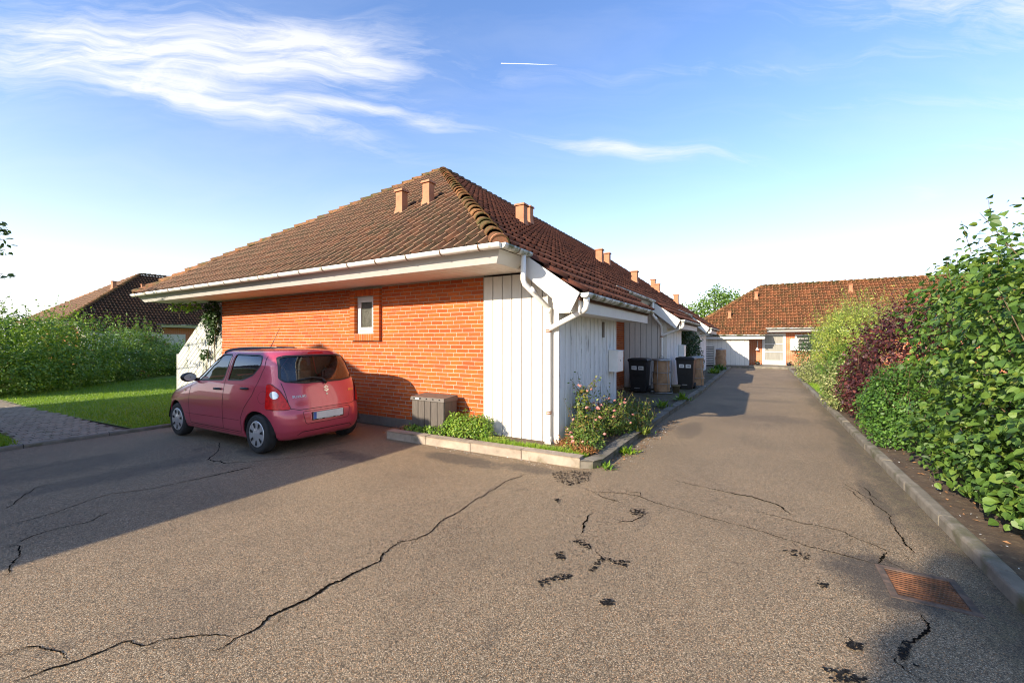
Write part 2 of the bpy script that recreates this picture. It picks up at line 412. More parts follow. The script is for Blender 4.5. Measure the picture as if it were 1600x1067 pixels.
# ------------------------------------------------------------------ mesh helpers
class B:
    """collects shapes of ONE piece, then becomes one mesh object"""
    def __init__(self):
        self.v = []; self.f = []; self.m = []; self.s = []
    def add(self, vs, fs, mi=0, smooth=False):
        o = len(self.v)
        self.v += [tuple(v) for v in vs]
        self.f += [tuple(i + o for i in f) for f in fs]
        self.m += [mi] * len(fs)
        self.s += [smooth] * len(fs)
        return self
    def box(self, x0, x1, y0, y1, z0, z1, mi=0):
        v = [(x0, y0, z0), (x1, y0, z0), (x1, y1, z0), (x0, y1, z0), (x0, y0, z1), (x1, y0, z1), (x1, y1, z1), (x0, y1, z1)]
        return self.add(v, [(0, 3, 2, 1), (4, 5, 6, 7), (0, 1, 5, 4), (1, 2, 6, 5), (2, 3, 7, 6), (3, 0, 4, 7)], mi)
    def hexa(self, bottom, top, mi=0):
        return self.add(list(bottom) + list(top), [(3, 2, 1, 0), (4, 5, 6, 7), (0, 1, 5, 4), (1, 2, 6, 5), (2, 3, 7, 6), (3, 0, 4, 7)], mi)
    def prism(self, poly, fn0, fn1, mi=0):
        """poly in 2d, fn0/fn1 map a 2d point to each end face"""
        n = len(poly)
        vs = [fn0(*p) for p in poly] + [fn1(*p) for p in poly]
        fs = [tuple(range(n - 1, -1, -1)), tuple(range(n, 2 * n))] + [(i, (i + 1) % n, n + (i + 1) % n, n + i) for i in range(n)]
        return self.add(vs, fs, mi)
    def tube(self, pts, r, n=10, mi=0, caps=True, smooth=True):
        pts = [Vector(p) for p in pts]
        rs = r if isinstance(r, (list, tuple)) else [r] * len(pts)
        vs = []
        up = Vector((0, 0, 1))
        prev = None
        for i, p in enumerate(pts):
            d = (pts[min(i + 1, len(pts) - 1)] - pts[max(i - 1, 0)]).normalized()
            if prev is None:
                a = d.cross(up)
                if a.length < 1e-3:
                    a = d.cross(Vector((1, 0, 0)))
                a.normalize()
            else:
                a = (prev - d * prev.dot(d)).normalized()
            prev = a
            b = d.cross(a)
            for k in range(n):
                t = 2 * math.pi * k / n
                vs.append(p + (a * math.cos(t) + b * math.sin(t)) * rs[i])
        fs = []
        for i in range(len(pts) - 1):
            for k in range(n):
                k2 = (k + 1) % n
                fs.append((i * n + k, i * n + k2, (i + 1) * n + k2, (i + 1) * n + k))
        self.add(vs, fs, mi, smooth)
        if caps:
            o = len(self.v) - len(vs)
            self.f.append(tuple(o + k for k in range(n - 1, -1, -1)))
            self.f.append(tuple(o + (len(pts) - 1) * n + k for k in range(n)))
            self.m += [mi, mi]; self.s += [False, False]
        return self
    def lathe(self, prof, c=(0, 0, 0), n=24, axis='z', mi=0, smooth=True):
        vs = []
        for r, h in prof:
            for k in range(n):
                t = 2 * math.pi * k / n
                a, b = r * math.cos(t), r * math.sin(t)
                if axis == 'z':
                    vs.append((c[0] + a, c[1] + b, c[2] + h))
                else:
                    vs.append((c[0] + a, c[1] + h, c[2] + b))
        fs = []
        for i in range(len(prof) - 1):
            for k in range(n):
                k2 = (k + 1) % n
                q = (i * n + k, i * n + k2, (i + 1) * n + k2, (i + 1) * n + k)
                fs.append(q if axis == 'z' else q[::-1])
        return self.add(vs, fs, mi, smooth)
    def mesh(self, name, mats):
        me = bpy.data.meshes.new(name)
        me.from_pydata(self.v, [], self.f)
        for mm in (mats if isinstance(mats, (list, tuple)) else [mats]):
            me.materials.append(MATS[mm])
        if len(me.materials) > 1:
            me.polygons.foreach_set('material_index', self.m)
        me.polygons.foreach_set('use_smooth', self.s)
        me.update()
        return me
    def build(self, name, mats, parent=None, loc=(0, 0, 0)):
        return link(name, self.mesh(name, mats), parent, loc)


def link(name, me, parent=None, loc=(0, 0, 0), rot=None):
    o = bpy.data.objects.new(name, me)
    COL.objects.link(o)
    o.parent = parent
    o.location = loc
    if rot is not None:
        o.rotation_euler = rot
    return o


def thing(name, label, cat, loc=(0, 0, 0), rz=0.0, group=None):
    o = link(name, None, None, loc, (0, 0, rz))
    o.empty_display_size = 0.2
    return tag(o, label, cat, group)


def tag(o, label, cat, group=None):
    o['label'] = label
    o['category'] = cat
    if group:
        o['group'] = group
    return o


def struct(o):
    o['kind'] = 'structure'
    return o


def stuff(o):
    o['kind'] = 'stuff'
    return o


def np_mesh(name, V, F, mat, smooth=False, attr=None):
    """fast mesh from arrays: V (n,3), F (m,k)"""
    me = bpy.data.meshes.new(name)
    V = np.ascontiguousarray(V, dtype=np.float32); F = np.ascontiguousarray(F, dtype=np.int32)
    k = F.shape[1]
    me.vertices.add(len(V)); me.vertices.foreach_set('co', V.ravel())
    me.loops.add(F.size); me.loops.foreach_set('vertex_index', F.ravel())
    me.polygons.add(len(F)); me.polygons.foreach_set('loop_start', np.arange(0, F.size, k, dtype=np.int32))
    me.polygons.foreach_set('use_smooth', np.full(len(F), smooth))
    me.update(calc_edges=True)
    me.materials.append(MATS[mat])
    if attr is not None:
        a = me.attributes.new('roll', 'FLOAT', 'POINT')
        a.data.foreach_set('value', np.ascontiguousarray(attr, dtype=np.float32))
    return me


def inst(T, F, P, Rm, S):
    """copies of template T (k,3), F (m,j) at P (n,3) with rotations Rm (n,3,3) and scales S (n,) or (n,3)"""
    S = np.asarray(S)
    if S.ndim == 1:
        S = np.repeat(S[:, None], 3, 1)
    V = np.einsum('nij,nkj->nki', Rm, T[None] * S[:, None, :]) + P[:, None, :]
    n, k = len(P), len(T)
    FF = (F[None] + (np.arange(n) * k)[:, None, None]).reshape(-1, F.shape[1])
    return V.reshape(-1, 3), FF


def norm(a):
    return a / np.maximum(np.linalg.norm(a, axis=-1, keepdims=True), 1e-9)


def frames(d, nrm):
    """rotation matrices with x along d and z near nrm"""
    d = norm(d)
    y = norm(np.cross(nrm, d))
    z = np.cross(d, y)
    return np.stack([d, y, z], axis=-1)


CAMP = Vector((0, 0, 1.58))

# ------------------------------------------------------------------ ground, road, path
P_ = 0.72                       # roof pitch (rise per metre)
SL = math.sqrt(1 + P_ * P_)     # slope length per metre of plan


def sheet(name, poly, z, mat):
    b = B(); b.add([(x, y, z) for x, y in poly], [tuple(range(len(poly)))])
    return struct(b.build(name, mat))


b = B(); b.add([(-900, -900, -0.03), (900, -900, -0.03), (900, 900, -0.03), (-900, 900, -0.03)], [(0, 1, 2, 3)])
ground = struct(b.build('ground', 'earth'))
road = sheet('road', [(-9.44, -14), (1.32, -14), (1.32, 29.0), (-1.58, 29.0), (-1.62, 14), (-1.78, 5.2), (-1.9, 5.06), (-5.3, 5.0), (-5.3, 5.6), (-9.44, 5.6)], 0.0, 'asphalt')
bm = bmesh.new(); bm.from_mesh(road.data)
for co, no in (((.728, 0, 0), (1, 0, 0)), ((1.072, 0, 0), (1, 0, 0)), ((0, 3.49, 0), (0, 1, 0)), ((0, 3.87, 0), (0, 1, 0))):
    bmesh.ops.bisect_plane(bm, geom=bm.verts[:] + bm.edges[:] + bm.faces[:], plane_co=co, plane_no=no)
bmesh.ops.delete(bm, geom=[f for f in bm.faces if .73 < f.calc_center_median().x < 1.07 and 3.5 < f.calc_center_median().y < 3.86], context='FACES')
bm.to_mesh(road.data); bm.free()
lawn = sheet('lawn', [(-9.56, 3.08), (-9.56, 5.9), (-12.2, 5.9), (-12.2, 16), (-45, 30), (-45, -6), (-26, 2.62), (-14.2, 2.80)], 0.03, 'lawn')
lawn2 = sheet('lawn', [(-9.56, -8), (-9.56, 1.62), (-10.1, 1.80), (-11.0, 1.74), (-20, 1.55), (-20, -8)], 0.03, 'lawn')
bed = sheet('planting_bed', [(1.42, -6), (9, -6), (9, 30.5), (1.42, 30.5)], 0.075, 'soil')
pad = sheet('bin_yard', [(-3.9, 8.6), (-1.80, 8.6), (-1.64, 14), (-1.60, 28.6), (-3.9, 28.6)], 0.06, 'mossy_pad')
soil = sheet('flower_bed', [(-5.25, 5.1), (-1.86, 5.1), (-1.84, 8.6), (-3.9, 8.6), (-3.9, 5.7), (-5.25, 5.7)], 0.085, 'soil')
far_lawn = sheet('lawn', [(1.43, 14.0), (3.2, 14.0), (3.2, 19), (1.43, 19)], 0.09, 'lawn')
path = sheet('path', [(-9.56, 1.62), (-9.56, 3.08), (-14.2, 2.80), (-26, 2.62), (-26, 1.45), (-11.0, 1.74), (-10.1, 1.80)], 0.012, 'soil')

# pavers of the path, each its own stone
pav = B(); pav.box(-0.1, 0.1, -0.05, 0.05, 0, 0.028)
pav_me = pav.mesh('paver', 'paver')
cells = []
for i in range(0, 78):
    for j in range(13):
        x = -9.67 - i * 0.212
        y = 1.50 + j * 0.11 + (0.0 if i % 2 else 0.055)
        lo = 1.66 + max(0, min(1, (-9.9 - x) / 0.6)) * 0.16 - max(0, -x - 11) * 0.01
        hi = 3.06 - max(0, -9.6 - x) * 0.06 if x > -14.2 else 2.80 - (-14.2 - x) * 0.015
        if lo - 0.02 < y < hi + 0.03:
            cells.append((x, y))
cells.sort(key=lambda c: math.hypot(c[0], c[1]))
for x, y in cells[:300]:
    o = link('paver', pav_me, path, (x + random.gauss(0, .002), y + random.gauss(0, .002), 0.012 + random.gauss(0, .0015)), (random.gauss(0, .006), random.gauss(0, .006), random.gauss(0, .012)))
b = B()
for x, y in cells[300:]:
    h = 0.040 + random.gauss(0, .0015)
    b.box(x - .1, x + .1, y - .05, y + .05, 0.013, h)
stuff(b.build('paver_field', 'paver', path))


# kerbs
def kerb(name, label, pts, w=0.12, h=0.12, ln=0.85, mat='concrete', rnd=0.012):
    """kerb stones laid along a line; each stone a part"""
    t = thing(name, label, 'kerb', (pts[0][0], pts[0][1], 0))
    o = Vector((pts[0][0], pts[0][1]))
    for a, c in zip(pts[:-1], pts[1:]):
        a, c = Vector(a), Vector(c)
        n = max(1, round((c - a).length / ln))
        d = (c - a).normalized(); q = Vector((d.y, -d.x))
        for k in range(n):
            s = a + (c - a) * (k / n) + d * 0.005 - o
            e = a + (c - a) * ((k + 1) / n) - d * 0.005 - o
            j = random.gauss(0, .003); hh = h + random.gauss(0, .003)
            cb_ = B(); r = 0.022
            sec = [(0, -0.05), (w, -0.05), (w, hh - r), (w - r * .3, hh - r * .3), (w - r, hh), (r, hh), (r * .3, hh - r * .3), (0, hh - r)]
            m_ = len(sec)
            vs = [(s.x + q.x * (u + j), s.y + q.y * (u + j), z) for u, z in sec] + [(e.x + q.x * (u + j), e.y + q.y * (u + j), z) for u, z in sec]
            cb_.add(vs, [tuple(range(m_)), tuple(range(2 * m_ - 1, m_ - 1, -1))] + [(i, m_ + i, m_ + (i + 1) % m_, (i + 1) % m_) for i in range(m_)])
            cb_.build('kerb_stone', mat, t)
    return t


kerb('kerb', 'worn concrete kerb with mossy patches along the shrubs right of the drive', [(1.31, -6), (1.31, 29)], w=0.11, h=0.095, ln=1.0, mat='concrete_grey')
arc = [(-1.95 + 0.2 * math.sin(a), 5.18 - 0.2 * math.cos(a)) for a in [0, R(45), R(90)]]
kerb('kerb', 'pale kerb stones edging the flower bed at the white corner of the house', [(-5.28, 4.92), (-1.95, 4.98)], w=-0.13, h=0.13, ln=0.75)
kerb('kerb', 'weedy grey kerb along the left side of the drive past the bins', [(-1.95, 4.98)] + arc[1:] + [(-1.74, 6.9), (-1.70, 9.5), (-1.58, 14), (-1.54, 28.5)], w=-0.13, h=0.10, ln=0.9, mat='concrete_grey')
kerb('kerb', 'low flush kerb between parking asphalt, paved path and lawn', [(-9.56, -6), (-9.56, 5.6)], w=0.1, h=0.055, ln=1.0, mat='concrete_grey')


# ------------------------------------------------------------------ houses
TW, RP = 0.205, 0.349
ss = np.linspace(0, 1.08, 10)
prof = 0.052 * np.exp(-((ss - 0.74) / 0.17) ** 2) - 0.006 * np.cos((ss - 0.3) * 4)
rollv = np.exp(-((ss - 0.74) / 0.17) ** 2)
nT = len(ss)
TT = np.concatenate([
    np.stack([ss * TW, np.zeros(nT), prof + 0.056], 1),
    np.stack([ss * TW, np.full(nT, RP + 0.05), prof], 1),
    np.stack([ss * TW, np.zeros(nT) + 0.004, prof + 0.042], 1)])
TF = np.array([(i, i + 1, nT + i + 1, nT + i) for i in range(nT - 1)] + [(2 * nT + i, 2 * nT + i + 1, i + 1, i) for i in range(nT - 1)])
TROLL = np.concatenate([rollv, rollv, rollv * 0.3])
TT2 = TT.copy()
TT2[:nT, 2] = prof * 1.25 + .026; TT2[nT:2 * nT, 2] = prof * 1.25; TT2[2 * nT:, 2] = prof * 1.25 + .010

hs = np.linspace(0, math.pi, 9)
HT = []
for x, r, dz_ in [(0, .135, .035), (0.42, .105, 0.0), (0.005, .113, .030)]:
    HT += [(x, -r * math.cos(a), r * math.sin(a) * 0.92 + dz_ - 0.05) for a in hs]
HT = np.array(HT)
HF = np.array([(i, i + 9, i + 10, i + 1) for i in range(8)] + [(18 + i, i, i + 1, 18 + i + 1) for i in range(8)])
HROLL = np.tile(np.sin(hs) * 0.6, 3)


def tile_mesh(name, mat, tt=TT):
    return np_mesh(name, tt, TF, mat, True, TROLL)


def slope_tiles(frame_o, u, up, nrm, rows, inside):
    """positions of tiles on one slope; inside(uu, vv) for the four corners"""
    keep, cut = [], []
    for v0, u0, u1 in rows:
        n = int((u1 - u0) / TW) + 1
        off = 0
        for k in range(n):
            uu = u0 + k * TW + off
            cs = [inside(a, c) for a in (uu, uu + TW) for c in (v0 + 0.02, v0 + RP)]
            if all(cs):
                keep.append((uu, v0))
            elif any(cs):
                cut.append((uu, v0))
    f = lambda L_: np.array([np.array(frame_o) + np.array(u) * a + np.array(up) * c for a, c in L_]).reshape(-1, 3)
    return f(keep), f(cut)


class House:
    def __init__(self, name, label, cat, loc, rz, W, L, E, d, sheds, wall_x=-0.95, front_y=1.03, shed_x=0.39, tmats=('tile_front', 'tile_side'),
                 fine=False, tiles=True, hip_far=False):
        self.t = thing(name, label, cat, loc, rz)
        self.W, self.L, self.E, self.d, self.sheds = W, L, E, d, sheds
        self.wx, self.fy, self.sx = wall_x, front_y, shed_x
        self.fine = fine
        self.M = Matrix.Translation(Vector(loc)) @ Matrix.Rotation(rz, 4, 'Z')
        self.roof(tmats, tiles)
        self.eaves()

    def zt(self, x):
        return self.E - P_ * x

    def roof(self, tmats, tiles):
        W, L, E, d = self.W, self.L, self.E, self.d
        g = 0.05
        dk = B()
        zr = E + P_ * W - g
        v = [(0, 0, E - g), (0, L, E - g), (-2 * W, L, E - g), (-2 * W, 0, E - g), (-W, W, zr), (-W, L, zr)]
        dk.add(v, [(0, 1, 5, 4), (0, 4, 3), (3, 4, 5, 2), (1, 2, 5), (0, 3, 2, 1)])
        for y0, y1 in self.sheds:
            a, c = y0 - 0.33, y1 + 0.85
            a -= .03
            dk.hexa([(0, a, E - g - .1), (d, a, self.zt(d) - g - .05), (d, c, self.zt(d) - g - .05), (0, c, E - g - .1)],
                    [(0, a, E - g), (d, a, self.zt(d) - g), (d, c, self.zt(d) - g), (0, c, E - g)])
        rf = dk.build('roof', 'deck', self.t)
        self.rf = rf
        if not tiles:
            return
        # right slope with its lower skirts over the sheds
        up = (-1 / SL, 0, P_ / SL); nr = (P_ / SL, 0, 1 / SL)
        nrow = int(W * SL / RP) + 1
        rows = [(k * RP - 0.04, 0, L) for k in range(nrow)]
        nlow = round(d * SL / RP)
        for y0, y1 in self.sheds:
            rows += [(-(k + 1) * RP - 0.04, y0 - 0.40, y1 + 0.85) for k in range(nlow)]
        ins = lambda u, v: (v / SL <= u) and u <= L + .05 and v <= W * SL + .02 if v > -0.01 else True
        kr, cr_ = slope_tiles((0, 0, E), (0, 1, 0), up, nr, rows, ins)
        Rr = np.stack([(0, 1, 0), up, nr], axis=-1)
        # front slope
        up2 = (0, 1 / SL, P_ / SL); nr2 = (0, -P_ / SL, 1 / SL)
        rows2 = [(k * RP - 0.04, -2 * W, 0) for k in range(nrow)]
        ins2 = lambda u, v: (u <= -max(v, 0) / SL) and (u >= -2 * W + max(v, 0) / SL) and v <= W * SL + .02
        kf, cf = slope_tiles((0, 0, E), (1, 0, 0), up2, nr2, rows2, ins2)
        Rf = np.stack([(1, 0, 0), up2, nr2], axis=-1)
        nearest = []
        if self.fine:
            for i, p in enumerate(kr):
                nearest.append(((self.M @ Vector(p) - CAMP).length, 0, i))
            for i, p in enumerate(kf):
                nearest.append(((self.M @ Vector(p) - CAMP).length * 0.93, 1, i))
            nearest.sort()
            pick = nearest[:300]
            mes = [tile_mesh('tile', tmats[1]), tile_mesh('tile', tmats[0], TT2)]
            rots = [Matrix(Rr.tolist()).to_euler(), Matrix(Rf.tolist()).to_euler()]
            used = [set(), set()]
            for _, s, i in pick:
                p = (kr, kf)[s][i]
                used[s].add(i)
                o = link('tile', mes[s], rf, p + rng.normal(0, .003, 3), rots[s])
                o.rotation_euler.rotate_axis('Z', random.gauss(0, .008))
            kr = kr[[i for i in range(len(kr)) if i not in used[0]]]
            kf = kf[[i for i in range(len(kf)) if i not in used[1]]]
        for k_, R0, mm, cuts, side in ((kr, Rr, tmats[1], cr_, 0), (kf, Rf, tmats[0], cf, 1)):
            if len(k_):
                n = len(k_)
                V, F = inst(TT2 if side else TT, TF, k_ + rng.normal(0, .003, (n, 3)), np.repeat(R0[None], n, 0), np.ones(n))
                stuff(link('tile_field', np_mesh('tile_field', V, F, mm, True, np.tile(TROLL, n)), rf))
            if len(cuts):
                n = len(cuts)
                V, F = inst(TT2 if side else TT, TF, cuts, np.repeat(R0[None], n, 0), np.ones(n))
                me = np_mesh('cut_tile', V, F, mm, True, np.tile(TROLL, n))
                bm = bmesh.new(); bm.from_mesh(me)
                planes = [((0, 0, 0), (1, 1, 0))] if side == 0 else [((0, 0, 0), (-1, -1, 0)), ((-2 * W, 0, 0), (1, -1, 0))]
                if side == 0:
                    planes = [((0, 0, 0), (-1, -1, 0))]
                else:
                    planes = [((0, 0, 0), (1, 1, 0)), ((-2 * W, 0, 0), (-1, 1, 0))]
                for co, no in planes:
                    bmesh.ops.bisect_plane(bm, geom=bm.verts[:] + bm.edges[:] + bm.faces[:], plane_co=co, plane_no=no, clear_outer=True)
                if side == 0:
                    bmesh.ops.bisect_plane(bm, geom=bm.verts[:] + bm.edges[:] + bm.faces[:], plane_co=(-W, 0, 0), plane_no=(-1, 0, 0), clear_outer=True)
                bm.to_mesh(me); bm.free()
                stuff(link('cut_tile_field', me, rf))
        # hip and ridge tiles
        ap = Vector((-W, W, E + P_ * W + .02)); en = Vector((-W, L, E + P_ * W + .02))
        lines = [(Vector((0.03, -.03, E + .0)), ap), (Vector((-2 * W - .03, -.03, E + .0)), ap), (en, ap)]
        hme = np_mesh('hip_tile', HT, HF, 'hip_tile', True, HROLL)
        allP, allR = [], []
        if self.fine:
            for p_, dd_ in ((lines[0][0], (ap - lines[0][0]).normalized()), (lines[1][0], (ap - lines[1][0]).normalized())):
                yy_ = Vector((0, 0, 1)).cross(dd_).normalized(); zz_ = dd_.cross(yy_)
                e_ = B(); pts_ = [p_ + dd_ * .012 + Vector((0, 0, .03)) + yy_ * (-.130 * math.cos(a)) + zz_ * (.120 * math.sin(a) - .018) for a in hs]
                e_.add(pts_ + [q_ + dd_ * .03 for q_ in pts_], [tuple(range(9)), tuple(range(17, 8, -1))] + [(i, i + 1, i + 10, i + 9) for i in range(8)])
                e_.build('hip_end', 'terracotta', rf)
        for a, c in lines:
            dv = (c - a); n = int(dv.length / 0.335)
            x = dv.normalized()
            y = Vector((0, 0, 1)).cross(x).normalized(); z = x.cross(y)
            Rm = Matrix((x, y, z)).transposed()
            for k in range(n):
                p = a + x * (k * dv.length / n) + Vector((0, 0, .03))
                if self.fine:
                    e = Rm.to_euler()
                    o = link('hip_tile', hme, rf, p + Vector([random.gauss(0, .004) for _ in range(3)]), e)
                    o.rotation_euler.rotate_axis('Z', random.gauss(0, .03)); o.rotation_euler.rotate_axis('X', random.gauss(0, .04))
                else:
                    allP.append(p); allR.append(np.array(Rm))
        if allP:
            V, F = inst(HT, HF, np.array(allP), np.array(allR), np.ones(len(allP)))
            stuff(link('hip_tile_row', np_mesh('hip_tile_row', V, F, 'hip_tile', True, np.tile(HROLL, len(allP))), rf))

    def eaves(self):
        t, W, L, E, d = self.t, self.W, self.L, self.E, self.d
        sz = E - 0.198
        fine = self.fine
        # fascia
        B().hexa([(-2 * W + .12, .12, sz - .012), (-.12, .12, sz - .012), (-.14, .142, sz - .012), (-2 * W + .14, .142, sz - .012)],
                 [(-2 * W, 0, E - .05), (0, 0, E - .05), (-.022, .022, E - .05), (-2 * W + .022, .022, E - .05)]).build('fascia', 'white_trim', t)
        y = 0.022
        segs = []
        for y0, y1 in self.sheds:
            segs.append((y, y0 - 0.33)); y = y1 + 0.85
        if y < L:
            segs.append((y, L))
        for a, c in segs:
            if c - a > .05:
                a2 = .122 if a < .1 else a
                a1 = .002 if a < .1 else a
                B().hexa([(-.122, a2, sz - .011), (-.12, c, sz - .011), (-.142, c, sz - .011), (-.144, a2 + .02, sz - .011)],
                         [(0, a1, E - .052), (0, c, E - .052), (-.022, c, E - .052), (-.022, a1 + .02, E - .052)]).build('fascia', 'white_trim', t)
        # soffit boards
        so = B().box(-2 * W + .13, -0.13, 0.13, self.fy + .1, sz + .012, sz + .03).build('soffit', 'soffit', t)
        if fine:
            n = 8; w_ = (self.fy - .146) / n
            for k in range(n):
                a = .146 + k * w_
                B().box(-2 * W + .15, -a, a, a + w_ - .012, sz, sz + .011).build('board', 'soffit', so)
            m_ = 7; ww = (0.80) / m_
            for k in range(m_):
                a = -0.146 - k * ww
                if a - ww > self.wx - .02:
                    B().box(a - ww + .008, a, -a + .004, self.fy, sz + .001, sz + .0105).build('board', 'soffit', so)
        B().box(self.wx, -.13, 3.0, L, sz + .012, sz + .03).build('soffit', 'soffit', t)
        # gutters
        self.gutter([(-2 * W - .05, -.075, E - .01), (0.075, -.075, E + .0)], 'gutter')
        first = True
        for a, c in segs:
            if c - a > .05:
                a_, c_ = (-.075 if first else a + .03), c - .02
                self.gutter([(.075, a_, E), (.075, c_, E)], 'mossy_gutter')
            first = False
        for y0, y1 in self.sheds:
            a, c = y0 - 0.33, y1 + 0.85
            zd = self.zt(d)
            self.gutter([(d + .06, a - .02, zd), (d + .06, c, zd)], 'mossy_gutter')
            # lower fascia and soffit of the shed
            B().box(d - .045, d - .022, a + .03, c - .03, zd - .26, zd - .055).build('fascia', 'white_trim', t)
            B().box(self.sx, d - .046, y0 + .03, c - .03, zd - .24, zd - .22).build('soffit', 'soffit', t)
            zz = zd - .238
            B().prism([(self.sx + .008, zz), (d - .047, zz), (d - .047, self.zt(d - .047) - .09), (self.sx + .008, self.zt(self.sx) - .09)], lambda x, z: (x, y0 - .012, z), lambda x, z: (x, y0 + .012, z)).build('gable_panel', 'white_board', t)
            # sloping barge boards at both ends
            for yy in (a - .062, c - .028):
                poly = [(-.02, E + .014), (d + .01, zd + .0), (d - .13, zd - .27), (-.02, E - .275)]
                B().prism(poly, lambda x, z: (x, yy, z), lambda x, z: (x, yy + .028, z)).build('barge_board', 'white_trim', t)

    def gutter(self, pts, mat, r=0.068):
        a, c = Vector(pts[0]), Vector(pts[1])
        dv = (c - a); x = dv.normalized(); y = Vector((0, 0, 1)).cross(x)
        b = B(); n = 10
        vs = []
        for p in (a, c):
            for rr in (r, r - .006):
                for k in range(n + 1):
                    an = math.pi * k / n
                    vs.append(p + y * (-rr * math.cos(an)) - Vector((0, 0, 1)) * (rr * math.sin(an)))
        m = n + 1
        fs = []
        for k in range(n):
            fs.append((k, k + 1, 2 * m + k + 1, 2 * m + k))
            fs.append((m + k + 1, m + k, 3 * m + k, 3 * m + k + 1))
        fs += [(0, 2 * m, 3 * m, m), (n, m + n, 3 * m + n, 2 * m + n)]
        b.add(vs, fs, 0, True)
        for base in (0, 2 * m):
            b.add([vs[base + k] for k in range(m)], [tuple(range(m))])
        o = b.build('gutter', mat, self.t)
        if self.fine:
            nb = max(1, int(dv.length / 0.62))
            for k in range(nb):
                p = a + dv * ((k + .5) / nb)
                q = B(); vs = []
                for s in (-.010, .010):
                    for kk in range(m):
                        an = math.pi * kk / n
                        vs.append(p + x * s + y * (-(r + .006) * math.cos(an)) - Vector((0, 0, 1)) * ((r + .006) * math.sin(an)))
                q.add(vs, [(kk, kk + 1, m + kk + 1, m + kk) for kk in range(n)])
                q.build('bracket', 'bracket', o)
        return o

    def chimney(self, x, y, slope, h=.5, w=.20, dd=.20):
        """terracotta vent stack standing on a slope ('front' or 'right')"""
        z = self.E + P_ * (y if slope == 'front' else -x)
        b = B()
        b.hexa([(x - w / 2, y - dd / 2, z - .15), (x + w / 2, y - dd / 2, z - .15), (x + w / 2, y + dd / 2, z - .15), (x - w / 2, y + dd / 2, z - .15)],
               [(x - w / 2, y - dd / 2, z + h), (x + w / 2, y - dd / 2, z + h), (x + w / 2, y + dd / 2, z + h), (x - w / 2, y + dd / 2, z + h)])
        s = .05
        b.hexa([(x - w / 2 - s, y - dd / 2 - s, z - .16), (x + w / 2 + s, y - dd / 2 - s, z - .16), (x + w / 2 + s, y + dd / 2 + s, z - .16), (x - w / 2 - s, y + dd / 2 + s, z - .16)],
               [(x - w / 2 - .004, y - dd / 2 - .004, z + .13), (x + w / 2 + .004, y - dd / 2 - .004, z + .13), (x + w / 2 + .004, y + dd / 2 + .004, z + .13), (x - w / 2 - .004, y + dd / 2 + .004, z + .13)])
        o = b.build('chimney', 'terracotta', self.t)
        c = B(); e = .035
        c.hexa([(x - w / 2 - e, y - dd / 2 - e, z + h), (x + w / 2 + e, y - dd / 2 - e, z + h), (x + w / 2 + e, y + dd / 2 + e, z + h), (x - w / 2 - e, y + dd / 2 + e, z + h)],
               [(x - w / 2 - e * .6, y - dd / 2 - e * .6, z + h + .05), (x + w / 2 + e * .6, y - dd / 2 - e * .6, z + h + .05), (x + w / 2 + e * .6, y + dd / 2 + e * .6, z + h + .05), (x - w / 2 - e * .6, y + dd / 2 + e * .6, z + h + .05)])
        c.build('cap', 'terracotta', o)

    def shed_walls(self, y0, y1, mat_side, fine, front=True):
        """white boarded shed: core, front boards, side boards, back boards"""
        t, E, d, sx, wx = self.t, self.E, self.d, self.sx, self.wx
        zl = lambda x: min(E - .225, self.zt(max(x, 0)) - .11)
        core = B()
        top = zl(sx) - .02
        core.box(wx + .01, sx - .024, y0 + .024, y1 - .02, 0.06, top)
        co = core.build('wall', 'plinth', t)
        n = 7; w_ = (sx - .10 - wx) / n
        for k in range(n):
            a, c = wx + k * w_ + .0075, wx + (k + 1) * w_ - .0075
            za, zc = zl(a), zl(c)
            dy_ = 0.0 if k % 2 else -.0
            vb = [(a, y0, .09), (c, y0, .09), (c, y0 + .022, .09), (a, y0 + .022, .09)]
            vt = [(a, y0, za), (c, y0, zc), (c, y0 + .022, zc), (a, y0 + .022, za)]
            B().hexa(vb, vt).build('board', 'white_board', co)
        B().box(sx - .10, sx + .006, y0 - .022, y0 + .0, .07, zl(sx) - .03).build('corner_board', 'white_board', co)
        n = 26 if fine else 10; w_ = (y1 - y0) / n
        for k in range(n):
            a = y0 + .002 + k * w_
            dx_ = .0 if k % 2 else .008
            B().box(sx - .022, sx + dx_, a + .004, a + w_ - .004, .09, zl(sx) - .0).build('board', mat_side, co)
        return co


def lay_bricks(x0, x1, z0, z1, holes, bw=0.248, ch=0.0690, off=0.0):
    out = []
    k = 0
    z = z0
    while z + ch * .9 < z1:
        pat = (0.0, 0.5, 0.25, 0.75)[k % 4]
        x = x1 - (1 - pat) * bw if pat else x1
        edges = [x1]
        while edges[-1] > x0:
            if len(edges) == 1 and pat:
                edges.append(x1 - pat * bw)
            else:
                edges.append(edges[-1] - bw)
        edges[-1] = max(edges[-1], x0)
        for r, l in zip(edges[:-1], edges[1:]):
            a, c = l + .0052, r - .0052
            pieces = [(a, c)]
            for hx0, hx1, hz0, hz1 in holes:
                if z + ch * .5 > hz0 and z + ch * .5 < hz1:
                    nw = []
                    for p, q in pieces:
                        if q <= hx0 or p >= hx1:
                            nw.append((p, q))
                        else:
                            if p < hx0 - .02: nw.append((p, hx0 - .006))
                            if q > hx1 + .02: nw.append((hx1 + .006, q))
                    pieces = nw
            for p, q in pieces:
                if q - p > .02:
                    out.append((p, q, z + .005, z + ch - .005))
        z += ch; k += 1
    return out


